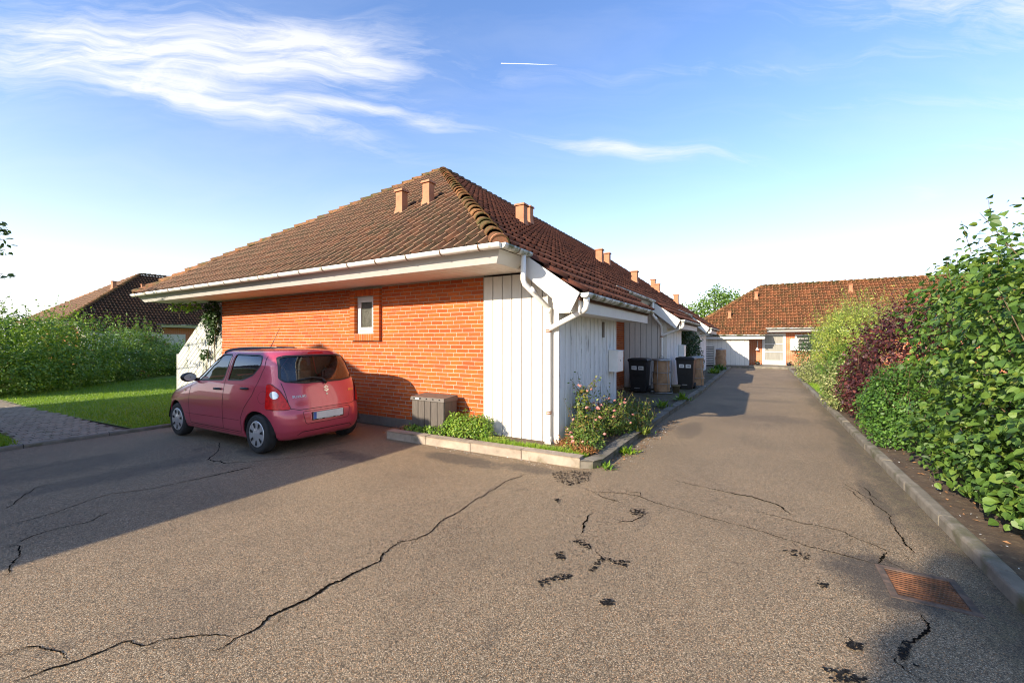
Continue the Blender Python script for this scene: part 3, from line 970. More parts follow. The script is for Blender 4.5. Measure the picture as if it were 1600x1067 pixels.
def brick_verts(p, q, z0, z1, y, c=.004, dep=.03):
    cx = [(p, z0), (q, z0), (q, z1), (p, z1)]
    ci = [(p + c, z0 + c), (q - c, z0 + c), (q - c, z1 - c), (p + c, z1 - c)]
    vs = [(x, y + dep, z) for x, z in cx] + [(x, y + c, z) for x, z in cx] + [(x, y, z) for x, z in ci]
    fs = [(8, 9, 10, 11)] + [(i, (i + 1) % 4, 4 + (i + 1) % 4, 4 + i) for i in range(4)] + [(4 + i, 4 + (i + 1) % 4, 8 + (i + 1) % 4, 8 + i) for i in range(4)]
    return vs, fs


# --- the long terraced house in front
OX, OY = -2.95, 4.68
SH = [(1.03, 3.88), (9.23, 12.08), (17.43, 20.28)]
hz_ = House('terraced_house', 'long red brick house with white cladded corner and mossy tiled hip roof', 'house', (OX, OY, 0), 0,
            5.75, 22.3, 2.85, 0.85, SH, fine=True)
T = hz_.t
FY = 1.04
# window opening in local x: world -7.0..-6.4
wxa, wxb, wza, wzb = -4.02, -3.49, 1.74, 2.47
core = B().box(-9.3, -4.06, FY + .006, FY + .2, .15, 2.66).box(-3.45, -.955, FY + .006, FY + .2, .15, 2.66)
core.box(-4.06, -3.45, FY + .006, FY + .2, .15, 1.70).box(-4.06, -3.45, FY + .006, FY + .2, 2.51, 2.66)
wall = core.build('wall', 'mortar', T)
B().box(-9.28, -.96, FY - .012, FY + .15, -.02, .15).build('plinth', 'plinth', T)
B().box(-9.28, -.97, FY + .25, 21.9, .0, 2.62).build('inner_wall', 'far_brick', T)
bricks = lay_bricks(-9.3, -.965, .15, 2.67, [(-4.17, -3.32, 1.58, 2.62)])
bricks.sort(key=lambda q: math.hypot(q[0] + OX, FY + OY) + abs(q[2] - 1.6) * .25)
vs, fs = brick_verts(-.118, .118, 0.0, .059, 0, c=.003)
bm_full = B().add(vs, fs).mesh('brick', 'brick')
rest = B()
cnt = 0
for p, q, z0, z1 in bricks:
    if cnt < 300:
        o = link('brick', bm_full, wall, ((p + q) / 2, FY + random.gauss(0, .0012), z0))
        o.scale = ((q - p) / .236, 1, 1)
        cnt += 1
    else:
        vs, fs = brick_verts(p, q, z0, z1, FY + random.gauss(0, .0012))
        rest.add(vs, fs)
stuff(rest.build('brick_field', 'brick', wall))
# window with brick surround
win = B()
fr = .055
yw = FY + .015
for a, c, e, f_ in [(wxa, wxa + fr, wza, wzb), (wxb - fr, wxb, wza, wzb), (wxa + fr, wxb - fr, wza, wza + fr), (wxa + fr, wxb - fr, wzb - fr, wzb)]:
    win.box(a, c, yw, yw + .06, e, f_)
wn = win.build('window', 'white_trim', T)
sash = B()
for a, c, e, f_ in [(wxa + fr + .003, wxa + fr + .05, wza + fr + .01, wzb - fr - .003), (wxb - fr - .05, wxb - fr - .003, wza + fr + .01, wzb - fr - .003),
                    (wxa + fr + .05, wxb - fr - .05, wza + fr + .01, wza + fr + .07), (wxa + fr + .05, wxb - fr - .05, wzb - fr - .055, wzb - fr - .003)]:
    sash.box(a, c, yw - .012, yw + .04, e, f_)
sash.build('sash', 'white_trim', wn)
B().box(wxa + fr + .05, wxb - fr - .05, yw + .015, yw + .025, wza + fr + .07, wzb - fr - .055).build('pane', 'frosted', wn)
B().box(-4.05, -3.46, FY + .17, FY + .19, 1.71, 2.50).build('backing', 'house_inside', wn)
sur = B()
PR = FY - .065
sur.box(-4.160, wxa - .010, PR + .008, FY + .15, 1.60, 2.60)
sur.box(wxb + .010, -3.331, PR + .008, FY + .15, 1.60, 2.60)
sur.box(wxa - .001, wxb + .001, PR + .008, FY + .15, 1.60, wza - .002)
sur.box(wxa - .001, wxb + .001, PR + .008, FY + .15, wzb + .002, 2.60)
su = sur.build('window_surround', 'mortar', T)
for k in range(14):
    z0 = 1.60 + k * .0714
    for a, c in ((-4.168, -4.024), (-3.486, -3.322)):
        vs, fs = brick_verts(a, c, z0 + .005, z0 + .0664, PR, dep=.20)
        B().add(vs, fs).build('brick', 'brick', su)
for zz0, zz1 in ((1.60, 1.735), (2.475, 2.60)):
    for k in range(8):
        a = wxa + .004 + k * .0655
        vs, fs = brick_verts(a + .003, a + .0625, zz0, zz1, PR + (.004 if zz0 < 2 else 0), dep=.20)
        B().add(vs, fs).build('brick', 'brick', su)
# sheds
for i, (y0, y1) in enumerate(SH):
    hz_.shed_walls(y0, y1, 'worn_board', True if i == 0 else False)
# brick side wall in the recess beside the bins
rb = B().box(-.97, -.955, 3.9, 9.2, .2, 2.62).build('side_wall', 'mortar', T)
sb = B()
for p, q, z0, z1 in lay_bricks(-9.2, -6.6, .2, 2.62, []):
    vs, fs = brick_verts(p, q, z0, z1, 0, dep=.012)
    sb.add([(-.945 - v[1], -v[0], v[2]) for v in vs], [f[::-1] for f in fs])
stuff(sb.build('brick_field', 'brick', rb))
# vent stacks
for x, y in [(-6.95, 6.92), (-6.35, 7.13)]:
    hz_.chimney(x - OX, y - OY, 'front', .46, .19, .17)
for x, y, h in [(-5.48, 9.8, .50), (-6.30, 11.7, .5), (-5.35, 15.7, .5), (-5.85, 18.2, .5), (-4.5, 17.6, .48), (-5.25, 24.6, .55), (-4.9, 24.0, .45), (-3.98, 24.3, .5)]:
    hz_.chimney(x - OX, y - OY, 'right', h, .24, .21)


# downpipes
def downpipes(y0, full):
    d, E, sx = .85, 2.85, .39
    px = .255                       # local x of the straight pipe
    py = y0 - .075
    zd = E - P_ * d
    b = B()
    # from the upper gutter: outlet, swan neck, straight drop
    b.tube([(.075, y0 - .52, E - .06), (.075, y0 - .52, E - .40), (.085, y0 - .50, E - .46), (px - .02, py - .05, E - .74), (px, py, E - .80), (px, py, .16), (px, py, .10)], .039, 14)
    o = b.build('downpipe', 'pipe_white', T)
    # sleeve joints
    for z0, z1 in ((2.00, 2.08), (1.80, 1.86)):
        B().tube([(px, py, z0), (px, py, z1)], .0435, 14).build('sleeve', 'pipe_white', o)
    B().tube([(.12, y0 - .42, E - .515), (.165, y0 - .31, E - .585)], .0435, 14).build('sleeve', 'pipe_white', o)
    if full:
        B().tube([(px, py, .19), (px, py, .13), (px + .01, py - .05, .10)], [.045, .045, .05], 14).build('shoe', 'pipe_white', o)
        for z0 in (.52, 1.72):
            B().tube([(px, py, z0), (px, py, z0 + .018)], .043, 14).tube([(px, py, z0 + .03), (px, py, z0 + .045)], .043, 14).build('clamp', 'rust', o)
    b = B()
    # side branch from the lower gutter
    b.tube([(d + .06, y0 - .26, zd - .055), (d + .06, y0 - .26, zd - .15), (d + .05, y0 - .25, zd - .20), (d - .0, y0 - .22, zd - .235), (px + .03, py, zd - .46), (px, py, zd - .48)], .039, 14)
    o2 = b.build('branch_pipe', 'pipe_white', T)
    B().tube([(d + .06, y0 - .26, zd - .06), (d + .06, y0 - .26, zd - .115)], .0435, 14).build('sleeve', 'pipe_white', o2)


for i, (y0, y1) in enumerate(SH):
    downpipes(y0, True)
# house number plate on the side boards
npl = B().box(.398, .404, 2.96, 3.08, 1.66, 1.95).build('number_plate', 'grey_plastic', T)

# slatted white screen left of the gable
scr = thing('screen_fence', 'white diagonal board screen sloping down from the left end of the house', 'fence', (-13.5, 5.74, 0))
dirv = Vector((1.61, 1.13)).normalized(); nv = Vector((dirv.y, -dirv.x))
poly_all = [(-1.32, .05), (1.25, .05), (1.25, 2.5), (.40, 2.44), (-1.32, 1.19)]


def clip_poly(poly, p0, n):
    out = []
    for i in range(len(poly)):
        a, c = Vector(poly[i]), Vector(poly[(i + 1) % len(poly)])
        da, dc = (a - p0).dot(n), (c - p0).dot(n)
        if da <= 0: out.append(a)
        if (da < 0) != (dc < 0) and da != dc:
            out.append(a + (c - a) * (da / (da - dc)))
    return out


k = 0
top = Vector((-1.32, 1.19))
while k < 22:
    p0 = top + nv * (k * .125 + .006); p1 = top + nv * (k * .125 + .117)
    pl = clip_poly(clip_poly(poly_all, p1, nv), p0, -nv)
    if len(pl) >= 3:
        B().prism([tuple(p) for p in pl], lambda x, z: (x, 0, z), lambda x, z: (x, .02, z)).build('board', 'mildew_board', scr)
    k += 1
B().box(-1.36, -1.30, -.01, .05, 0, 1.22).build('post', 'mildew_board', scr)
B().prism([(-1.30, .06), (1.22, .06), (1.22, 2.4), (.4, 2.36), (-1.30, 1.15)], lambda x, z: (x, .024, z), lambda x, z: (x, .03, z)).build('backing', 'dark', scr)

# --- neighbouring rows
hl = House('neighbour_house', 'brown tiled hip roofed brick house behind the green hedge on the left', 'house', (-37.3, 8.4, 0), 0, 5.75, 24, 2.85, .85, SH, tmats=('tile_front', 'tile_front'))
B().box(-9.3, -.95, 1.03, 23.8, 0, 2.62).build('wall', 'far_brick', hl.t)
for y0, y1 in SH:
    hl.shed_walls(y0, y1, 'worn_board', False)
w_ = B().box(-.95, -.90, 5.0, 6.9, .9, 2.15).build('window', 'white_trim', hl.t)
B().box(-.90, -.89, 5.12, 6.78, 1.02, 2.03).build('curtain_pane', 'curtain', w_)
for x, y in [(-3.9, 3.6), (-4.4, 3.7)]:
    hl.chimney(x, y, 'front', .55, .24, .21)
hl.chimney(-3.6, 5.2, 'right', .5, .22, .2)

hf = House('end_house', 'red tiled house with glazed white door closing the end of the drive', 'house', (-4.2, 30.3, 0), R(-90), 4.2, 21, 2.42, .566, [(1.0, 3.55)],
           wall_x=-.9, front_y=1.0, shed_x=.25, tmats=('tile_far', 'tile_far'))
W2 = B().box(-7.4, -.9, 1.0, 20.5, 0, 2.2).build('wall', 'far_brick', hf.t)
hf.shed_walls(1.0, 3.55, 'white_board', False)
# door (local y 4.25..5.5)
dr = B()
for a, c, e, f_ in [(4.25, 4.40, .14, 2.12), (5.36, 5.5, .14, 2.12), (4.40, 5.36, 1.98, 2.12), (4.40, 5.36, .14, .42), (4.40, 5.36, .92, .97), (4.40, 5.36, 1.42, 1.47)]:
    dr.box(-.90, -.83, a, c, e, f_)
dr_ = dr.build('door', 'white_trim', hf.t)
for z0, z1 in ((.42, .92), (.97, 1.42), (1.47, 1.98)):
    B().box(-.88, -.868, 4.40, 5.36, z0, z1).build('pane', 'far_pane', dr_)
B().tube([(-.83, 4.46, 1.12), (-.80, 4.46, 1.12), (-.80, 4.56, 1.12)], .012, 6).build('handle', 'black_plastic', dr_)
w2 = B()
for a, c, e, f_ in [(5.98, 6.06, 1.02, 2.02), (7.5, 7.58, 1.02, 2.02), (6.06, 7.5, 1.94, 2.02), (6.06, 7.5, 1.02, 1.10)]:
    w2.box(-.90, -.84, a, c, e, f_)
w2_ = w2.build('window', 'white_trim', hf.t)
B().box(-.89, -.88, 6.06, 7.5, 1.10, 1.94).build('pane', 'house_inside', w2_)
for k in range(3):
    B().box(-.879, -.872, 6.06, 7.5, 1.28 + k * .24, 1.32 + k * .24).build('blind_slat', 'curtain', w2_)
B().box(-.90, -.82, 5.95, 7.6, .94, 1.0).build('sill', 'brick', w2_)
for x, y in [(-2.9, 3.9), (-3.2, 9.0), (-1.0, 2.4)]:
    hf.chimney(x, y, 'right', .4, .2, .18)
stp = thing('terrace_step', 'low concrete terrace step in front of the end house', 'step', (0, 29, 0))
for k in range(8):
    B().box(-3.6 + k * .9, -3.6 + k * .9 + .89, .02 if k > 2 else .0, 2.3, -.02, .12 + random.gauss(0, .002)).build('slab', 'concrete_grey', stp)
# white wall boxes by the far door
tag(B().box(1.55, 1.95, 31.06, 31.195, 1.05, 1.75).build('meter_cabinet', 'mailbox_white'), 'white meter cabinet on the orange brick wall right of the far door', 'cabinet')
fl_ = thing('wall_lamp', 'white wall lamp with curved arm left of the far glazed door', 'lamp', (-.22, 31.15, 1.0))
B().tube([(0, .04, .65), (0, -.05, .60), (0, -.12, .35), (0, -.12, .2)], .022, 8).build('arm', 'white_trim', fl_)
B().lathe([(.02, .22), (.06, .16), (.10, .06), (.10, .04), (0.0, .03)], (0, -.12, 0), 14).build('lamp_shade', 'white_trim', fl_)
# black shoes or cats by the step: dark pots with low plants
for x, lab in ((-.2, 'small black pot left of the far glazed door'), (1.45, 'small black pot right of the far glazed door')):
    pt = thing('plant_pot', lab, 'pot', (x, 30.75, .12))
    B().lathe([(0, 0), (.10, 0), (.15, .16), (.14, .17), (.12, .15), (0, .15)], n=14).build('pot', 'black_plastic', pt)
    q = B()
    for k in range(14):
        a = random.random() * 6.28
        q.tube([(0, 0, .14), (.08 * math.cos(a), .08 * math.sin(a), .22), (.17 * math.cos(a), .17 * math.sin(a), .2 + .08 * random.random())], [.02, .018, .004], 4)
    stuff(q.build('leaves', 'leaf_dark', pt))

# house behind the camera on the left: only its shadow reaches the picture
ho = House('shading_house', 'hip roofed brick house behind the viewer, shading the parked car', 'house', (-6.6, -.75, 0), R(180), 5.3, 22, 2.85, .85, [], tiles=False)
ho.t.location = (-6.6 - 10.6, -.75, 0)
B().box(-9.6, -.95, 1.0, 21, 0, 2.62).build('wall', 'far_brick', ho.t)

# ------------------------------------------------------------------ the car
car = thing('hatchback_car', 'small metallic red five door hatchback parked beside the brick wall', 'car', (-6.14, 4.07, 0.0), R(0.6))
ZK = np.array([.19, .24, .32, .42, .50, .56, .60, .66, .74, .82, .87, .91, .95, 1.00, 1.06, 1.14, 1.24, 1.33, 1.385, 1.42, 1.445, 1.46, 1.47, 1.475])
XF = np.array([-2.86, -2.91, -2.945, -2.965, -2.962, -2.955, -2.945, -2.915, -2.83, -2.60, -2.38, -2.18, -2.02, -1.93, -1.83, -1.69, -1.50, -1.31, -1.17, -1.04, -.90, -.75, -.58, -.40])
XR = np.array([.44, .49, .525, .535, .533, .525, .512, .498, .484, .468, .456, .446, .434, .416, .392, .358, .312, .268, .238, .222, .195, .12, -.02, -.15])
BW = np.array([.735, .758, .782, .792, .797, .800, .801, .800, .796, .788, .780, .773, .766, .750, .733, .712, .686, .660, .632, .600, .545, .46, .34, .20])
NR = np.interp(ZK, [.19, .6, .95, 1.3, 1.475], [5.6, 5.2, 5.2, 5.8, 3.0])
NF = np.interp(ZK, [.19, .6, .74, .82, .95, 1.3, 1.475], [6.0, 5.6, 5.0, 4.6, 5.0, 4.6, 2.6])
XM = -1.15


def cpar(z):
    f = lambda a: np.interp(z, ZK, a)
    return f(XF), f(XR), f(BW), f(NF), f(NR)


def side_y(x, z):
    xf, xr, b_, nf, nr = cpar(z)
    if x > XM:
        q = min(1, (x - XM) / (xr - XM)); n = nr
    else:
        q = min(1, (XM - x) / (XM - xf)); n = nf
    return b_ * max(0.0, 1 - q ** n) ** (1 / n)


def rear_x(y, z):
    xf, xr, b_, nf, nr = cpar(z)
    q = min(1, abs(y) / b_)
    return XM + (xr - XM) * max(0.0, 1 - q ** nr) ** (1 / nr)


def front_x(y, z):
    xf, xr, b_, nf, nr = cpar(z)
    q = min(1, abs(y) / b_)
    return XM - (XM - xf) * max(0.0, 1 - q ** nf) ** (1 / nf)


def outline(z, n=36):
    """closed outline of the body at height z, even steps along its length, from the rear centre round the left side"""
    xf, xr, b_, nf, nr = cpar(z)
    def half(a, nn, sgn):
        th = np.linspace(0, math.pi / 2, 400)
        x = XM + sgn * a * np.cos(th) ** (2 / nn); y = -b_ * np.sin(th) ** (2 / nn)
        return x, y
    def resample(x, y):
        s = np.concatenate([[0], np.cumsum(np.hypot(np.diff(x), np.diff(y)))])
        q = np.linspace(0, s[-1], n + 1)
        return np.interp(q, s, x), np.interp(q, s, y)
    x1, y1 = resample(*half(xr - XM, nr, 1))
    x2, y2 = resample(*half(XM - xf, nf, -1))
    xs = np.concatenate([x1, x2[::-1][1:]]); ys = np.concatenate([y1, y2[::-1][1:]])
    return np.concatenate([xs, xs[1:-1][::-1]]), np.concatenate([ys, -ys[1:-1][::-1]])


zl_ = np.unique(np.concatenate([np.linspace(.19, 1.40, 62), np.linspace(1.40, 1.475, 14)]))
rings = [np.stack([*outline(z), np.full(144, z)], 1) for z in zl_]
NP_ = 144
bb = B()
allv = np.concatenate(rings)
fs = []
for i in range(len(zl_) - 1):
    for k in range(NP_):
        k2 = (k + 1) % NP_
        fs.append((i * NP_ + k2, i * NP_ + k, (i + 1) * NP_ + k, (i + 1) * NP_ + k2))
ctr = len(allv)
fs += [((len(zl_) - 1) * NP_ + (k + 1) % NP_, (len(zl_) - 1) * NP_ + k, ctr) for k in range(NP_)]
allv = np.vstack([allv, [(-.28, 0, 1.4775)]])
bb.add(allv.tolist(), fs, 0, True)
body = bb.build('body', ['car_paint', 'interior'], car)
FW_, RW_ = -2.36, 0.0
bmc = bmesh.new()
bmc.from_mesh(body.data)


def cut_out(poly, to2d, choose):
    """open a convex hole in the body shell; to2d maps a point to the polygon's plane, choose picks the side"""
    ax = to2d
    cx_ = sum(p[0] for p in poly) / len(poly); cy_ = sum(p[1] for p in poly) / len(poly)
    r_ = max(math.hypot(p[0] - cx_, p[1] - cy_) for p in poly) + .12
    S = [f for f in bmc.faces if choose(f.calc_center_median()) and math.hypot(f.calc_center_median()[ax[0]] - cx_, f.calc_center_median()[ax[1]] - cy_) < r_]
    m = len(poly)
    for i in range(m):
        p, q = poly[i], poly[(i + 1) % m]
        ex, ey = q[0] - p[0], q[1] - p[1]
        if math.hypot(ex, ey) < 1e-5:
            continue
        nx, ny = ey, -ex
        if (cx_ - p[0]) * nx + (cy_ - p[1]) * ny > 0:
            nx, ny = -nx, -ny
        co = [0, 0, 0]; no = [0, 0, 0]
        co[ax[0]], co[ax[1]] = p; no[ax[0]], no[ax[1]] = nx, ny
        S = [f for f in S if f.is_valid]
        ge = set(S) | {e for f in S for e in f.edges} | {v for f in S for v in f.verts}
        r = bmesh.ops.bisect_plane(bmc, geom=list(ge), plane_co=co, plane_no=no, dist=1e-5)
        allf = {f for f in r['geom'] if isinstance(f, bmesh.types.BMFace)} | {f for f in S if f.is_valid}
        S = [f for f in allf if (f.calc_center_median()[ax[0]] - p[0]) * nx + (f.calc_center_median()[ax[1]] - p[1]) * ny < 0]
    bmesh.ops.delete(bmc, geom=[f for f in S if f.is_valid], context='FACES')


for wx_ in (FW_, RW_):
    for s in (-1, 1):
        cut_out([(wx_ + .318 * math.cos(2 * math.pi * k / 36), .285 + .318 * math.sin(2 * math.pi * k / 36)) for k in range(36)], (0, 2), lambda c: c.y * s > .4)


def smooth_poly(pts, n=6, rad=.35):
    """round the corners of a polygon"""
    out = []
    m = len(pts)
    for i in range(m):
        a, p, c = Vector(pts[i - 1]), Vector(pts[i]), Vector(pts[(i + 1) % m])
        r = min(rad, .45)
        s, e = p + (a - p) * r, p + (c - p) * r
        ll = min((a - p).length, (c - p).length, .13)
        s = p + (a - p).normalized() * ll * r; e = p + (c - p).normalized() * ll * r
        for k in range(n + 1):
            t = k / n
            out.append(tuple(s * (1 - t) ** 2 + p * 2 * t * (1 - t) + e * t * t))
    return out


def resamp(poly, step):
    out = []
    m = len(poly)
    for i in range(m):
        a, c = Vector(poly[i]), Vector(poly[(i + 1) % m])
        n = max(1, int((c - a).length / step))
        out += [tuple(a + (c - a) * k / n) for k in range(n)]
    return out


# side windows in (x, z)
W_F = smooth_poly([(-1.80, .965), (-.90, 1.000), (-.86, 1.385), (-1.12, 1.385), (-1.42, 1.255)])
W_R = smooth_poly([(-.795, 1.005), (-.40, 1.02), (-.17, 1.10), (-.06, 1.24), (-.095, 1.355), (-.20, 1.385), (-.77, 1.39)])
# rear and front screens in (y, z)
W_B = smooth_poly([(-.56, 1.015), (-.30, .985), (.30, .985), (.56, 1.015), (.60, 1.06), (.545, 1.345), (.45, 1.372), (-.45, 1.372), (-.545, 1.345), (-.60, 1.06)])
W_W = smooth_poly([(-.66, .99), (.66, .99), (.56, 1.36), (-.56, 1.36)])
for poly in (W_F, W_R):
    for s in (-1, 1):
        cut_out(poly, (0, 2), lambda c: c.y * s > .3)
cut_out(W_B, (1, 2), lambda c: c.x > .1)
cut_out(W_W, (1, 2), lambda c: c.x < -1.0)
bmc.to_mesh(body.data); bmc.free()
sm = body.modifiers.new('thick', 'SOLIDIFY'); sm.thickness = 0.022; sm.offset = -1; sm.material_offset = 1; sm.use_rim = True


def fill_grid(poly, step, fn):
    """triangulated patch of a polygon, projected by fn(a, b) to the surface"""
    bm = bmesh.new()
    pts = resamp(poly, step)
    vs_ = [bm.verts.new((p[0], p[1], 0)) for p in pts]
    bm.faces.new(vs_)
    lo = min(p[0] for p in pts); hi = max(p[0] for p in pts)
    k = lo + step
    while k < hi:
        bmesh.ops.bisect_plane(bm, geom=bm.verts[:] + bm.edges[:] + bm.faces[:], plane_co=(k, 0, 0), plane_no=(1, 0, 0)); k += step
    lo = min(p[1] for p in pts); hi = max(p[1] for p in pts)
    k = lo + step
    while k < hi:
        bmesh.ops.bisect_plane(bm, geom=bm.verts[:] + bm.edges[:] + bm.faces[:], plane_co=(0, k, 0), plane_no=(0, 1, 0)); k += step
    bmesh.ops.triangulate(bm, faces=bm.faces[:])
    for v in bm.verts:
        v.co = fn(v.co.x, v.co.y)
    bm.normal_update()
    return bm


def patch(name, mat, poly, fn, parent=car, step=.05, flip=False, shrink=0.0):
    bm = fill_grid(poly, step, fn)
    if flip:
        bmesh.ops.reverse_faces(bm, faces=bm.faces[:])
    for f in bm.faces:
        f.smooth = True
    me = bpy.data.meshes.new(name)
    bm.to_mesh(me); bm.free()
    me.materials.append(MATS[mat])
    return link(name, me, parent)


for s in (-1, 1):
    for poly in (W_F, W_R):
        patch('side_window', 'car_glass', poly, lambda x, z: Vector((x, s * (side_y(x, z) - .010), z)), flip=(s > 0))
patch('rear_window', 'car_glass', W_B, lambda y, z: Vector((rear_x(y, z) - .010, y, z)))
patch('windscreen', 'car_glass', W_W, lambda y, z: Vector((front_x(y, z) + .010, y, z)), flip=True)


def ribbon(name, mat, pts, fn, w=.009, parent=None, lift=.0015, nrm=None):
    """thin line lying on the body along 2d points"""
    b = B()
    pts = [Vector(p) for p in pts]
    dense = []
    for a, c in zip(pts[:-1], pts[1:]):
        n = max(1, int((c - a).length / .03))
        dense += [a + (c - a) * k / n for k in range(n)]
    dense.append(pts[-1])
    vs = []
    for i, p in enumerate(dense):
        d_ = (dense[min(i + 1, len(dense) - 1)] - dense[max(i - 1, 0)]).normalized()
        q = Vector((-d_.y, d_.x)) * w / 2
        vs += [fn(*(p + q)), fn(*(p - q))]
    b.add(vs, [(2 * i, 2 * i + 1, 2 * i + 3, 2 * i + 2) for i in range(len(dense) - 1)])
    return b.build(name, mat, parent or body)


for s in (-1, 1):
    sfn = lambda x, z: (x, s * (side_y(x, z) + .0018), z)
    rub = lambda x, z: (x, s * (side_y(x, z) + .0025), z)
    ribbon('window_seal', 'black_plastic', W_F + W_F[:1], rub, .020)
    ribbon('window_seal', 'black_plastic', W_R + W_R[:1], rub, .020)
    # doors: seams, handles
    ribbon('door_seam', 'seam', [(-.845, .275), (-.835, .70), (-.845, 1.0), (-.82, 1.40)], sfn)
    ribbon('door_seam', 'seam', [(-1.86, .275), (-1.875, .60), (-1.86, .93)], sfn)
    ribbon('door_seam', 'seam', [(-1.86, .275), (-.36, .275), (-.345, .33), (-.36, .46), (-.27, .62), (-.10, .82), (-.03, 1.0), (.02, 1.22), (-.02, 1.37)], sfn)
    ribbon('side_crease', 'seam', [(-2.0, .425), (-.40, .445)], sfn, .0045)
    ribbon('sill_seam', 'seam', [(-2.03, .245), (-.34, .245)], sfn, .005)
    for hx, hz2 in ((-1.00, .865), (-.30 + .02, .905)):
        yy = side_y(hx, hz2)
        h = B()
        h.tube([(hx - .085, s * (yy + .004), hz2), (hx - .06, s * (yy + .026), hz2 + .004), (hx + .05, s * (yy + .028), hz2 + .006), (hx + .085, s * (yy + .004), hz2 + .004)], [.013, .017, .017, .013], 8)
        h.build('door_handle', 'black_plastic', car)
    ci = [(-2.30 + .028 * math.cos(a), .80 + .017 * math.sin(a)) for a in np.linspace(0, 2 * math.pi, 14)[:-1]]
    patch('side_indicator', 'lamp_orange', [(p[0] + .26, p[1] - .01) for p in ci], lambda x, z: Vector((x, s * (side_y(x, z) + .008), z)), flip=(s > 0), step=.02)
    # door mirror
    mz, mx = 1.015, -1.78
    yy = side_y(mx, mz - .04)
    m_ = B()
    prof_ = []
    for k in range(9):
        a = math.pi * k / 8
        prof_.append((.002 + .078 * math.sin(a) ** .6, -.06 * math.cos(a)))
    vs = []
    n = 16
    for r, h in prof_:
        for j in range(n):
            t = 2 * math.pi * j / n
            vs.append((mx + h * 1.1, s * (yy + .13 + 1.35 * r * math.cos(t)), mz + .95 * r * math.sin(t)))
    m_.add(vs, [(i * n + j, i * n + (j + 1) % n, (i + 1) * n + (j + 1) % n, (i + 1) * n + j) for i in range(8) for j in range(n)], 0, True)
    m_.tube([(mx, s * (yy - .01), mz - .05), (mx, s * (yy + .10), mz - .02)], [.03, .022], 8)
    mo = m_.build('door_mirror', 'black_plastic', car)
    g_ = B(); g_.add([(mx + .0655, s * (yy + .13 + .085 * math.cos(t)), mz + .058 * math.sin(t)) for t in np.linspace(0, 2 * math.pi, 17)[:-1]], [tuple(range(16))])
    g_.build('mirror_glass', 'chrome', mo)
    # tail lamp wrapping the rear corner, in (distance round the corner, z)
    def arcpt(q, z, lift):
        xs_, ys_ = outline(z, 90)
        xs_, ys_ = xs_[:120], ys_[:120]
        sl_ = np.concatenate([[0], np.cumsum(np.hypot(np.diff(xs_), np.diff(ys_)))])
        x = np.interp(q, sl_, xs_); y = np.interp(q, sl_, ys_)
        x2 = np.interp(q + .01, sl_, xs_); y2 = np.interp(q + .01, sl_, ys_)
        nx, ny = -(y2 - y), (x2 - x)
        l_ = math.hypot(nx, ny)
        return Vector((x + nx / l_ * lift, (y + ny / l_ * lift) if s < 0 else -(y + ny / l_ * lift), z))
    lamp = smooth_poly([(.545, .635), (.60, .78), (.655, .90), (.76, .985), (.83, .975), (.865, .80), (.90, .645), (.72, .632)], 4, .3)
    patch('tail_lamp', 'lamp_red', lamp, lambda q, z: arcpt(q, z, .014), step=.035, flip=(s < 0))
    ribbon('lamp_seal', 'seam', lamp + lamp[:1], lambda q, z: tuple(arcpt(q, z, .008)), .014)
    ci = [(.735 + .062 * math.cos(a), .835 + .052 * math.sin(a)) for a in np.linspace(0, 2 * math.pi, 19)[:-1]]
    patch('indicator_lens', 'lamp_clear', ci, lambda q, z: arcpt(q, z, .0185), step=.03, flip=(s < 0))
    if s > 0:
        patch('reversing_lens', 'lamp_clear', [(.66, .67), (.80, .665), (.795, .735), (.665, .74)], lambda q, z: arcpt(q, z, .0185), step=.03)
# fuel flap ring on the left flank
ring = [(.115 + .085 * math.cos(a), .80 + .085 * math.sin(a)) for a in np.linspace(0, 2 * math.pi, 33)]
ribbon('fuel_flap_seam', 'seam', ring, lambda x, z: (x, -(side_y(x, z) + .0018), z), .004)
# rear end
rfn = lambda y, z: (rear_x(y, z) + .0018, y, z)
ribbon('window_seal', 'black_plastic', W_B + W_B[:1], lambda y, z: (rear_x(y, z) + .0025, y, z), .024)
ribbon('tailgate_seam', 'seam', [(-.60, 1.0), (-.575, .80), (-.555, .645), (-.44, .615), (.44, .615), (.555, .645), (.575, .80), (.60, 1.0)], rfn, .008)
ribbon('bumper_seam', 'seam', [(-.74, .628), (-.60, .625)], rfn, .006)
ribbon('bumper_seam', 'seam', [(.60, .625), (.74, .628)], rfn, .006)
rec = smooth_poly([(-.40, .585), (-.36, .405), (.36, .405), (.40, .585)], 4, .3)
ribbon('plate_recess_edge', 'seam', rec + rec[:1], rfn, .006)
ribbon('bumper_slot', 'seam', [(-.46, .255), (-.40, .300), (.40, .300), (.46, .255)], rfn, .010)
lp_ = B().prism([(-.262, .445), (.262, .445), (.262, .563), (-.262, .563)], lambda y, z: (.529, y, z), lambda y, z: (.545, y, z)).build('plate_holder', 'black_plastic', car)
B().prism([(-.252, .460), (.252, .460), (.252, .560), (-.252, .560)], lambda y, z: (.5455, y, z), lambda y, z: (.5475, y, z)).build('number_plate', 'plate', lp_)
B().prism([(-.250, .462), (-.205, .462), (-.205, .558), (-.250, .558)], lambda y, z: (.5478, y, z), lambda y, z: (.5486, y, z)).build('plate_band', 'plate_blue', lp_)
for a, c in ((-.17, -.11), (-.06, .08), (.12, .20)):
    B().prism([(a, .4485), (c, .4485), (c, .4555), (a, .4555)], lambda y, z: (.5454, y, z), lambda y, z: (.546, y, z)).build('holder_print', 'sticker', lp_)
# brake light in the roof edge
bl = smooth_poly([(-.14, 1.405), (.14, 1.405), (.12, 1.425), (-.12, 1.425)], 3, .3)
patch('brake_light', 'lamp_red', bl, lambda y, z: Vector((rear_x(y, z) + .006, y, z)), step=.03)
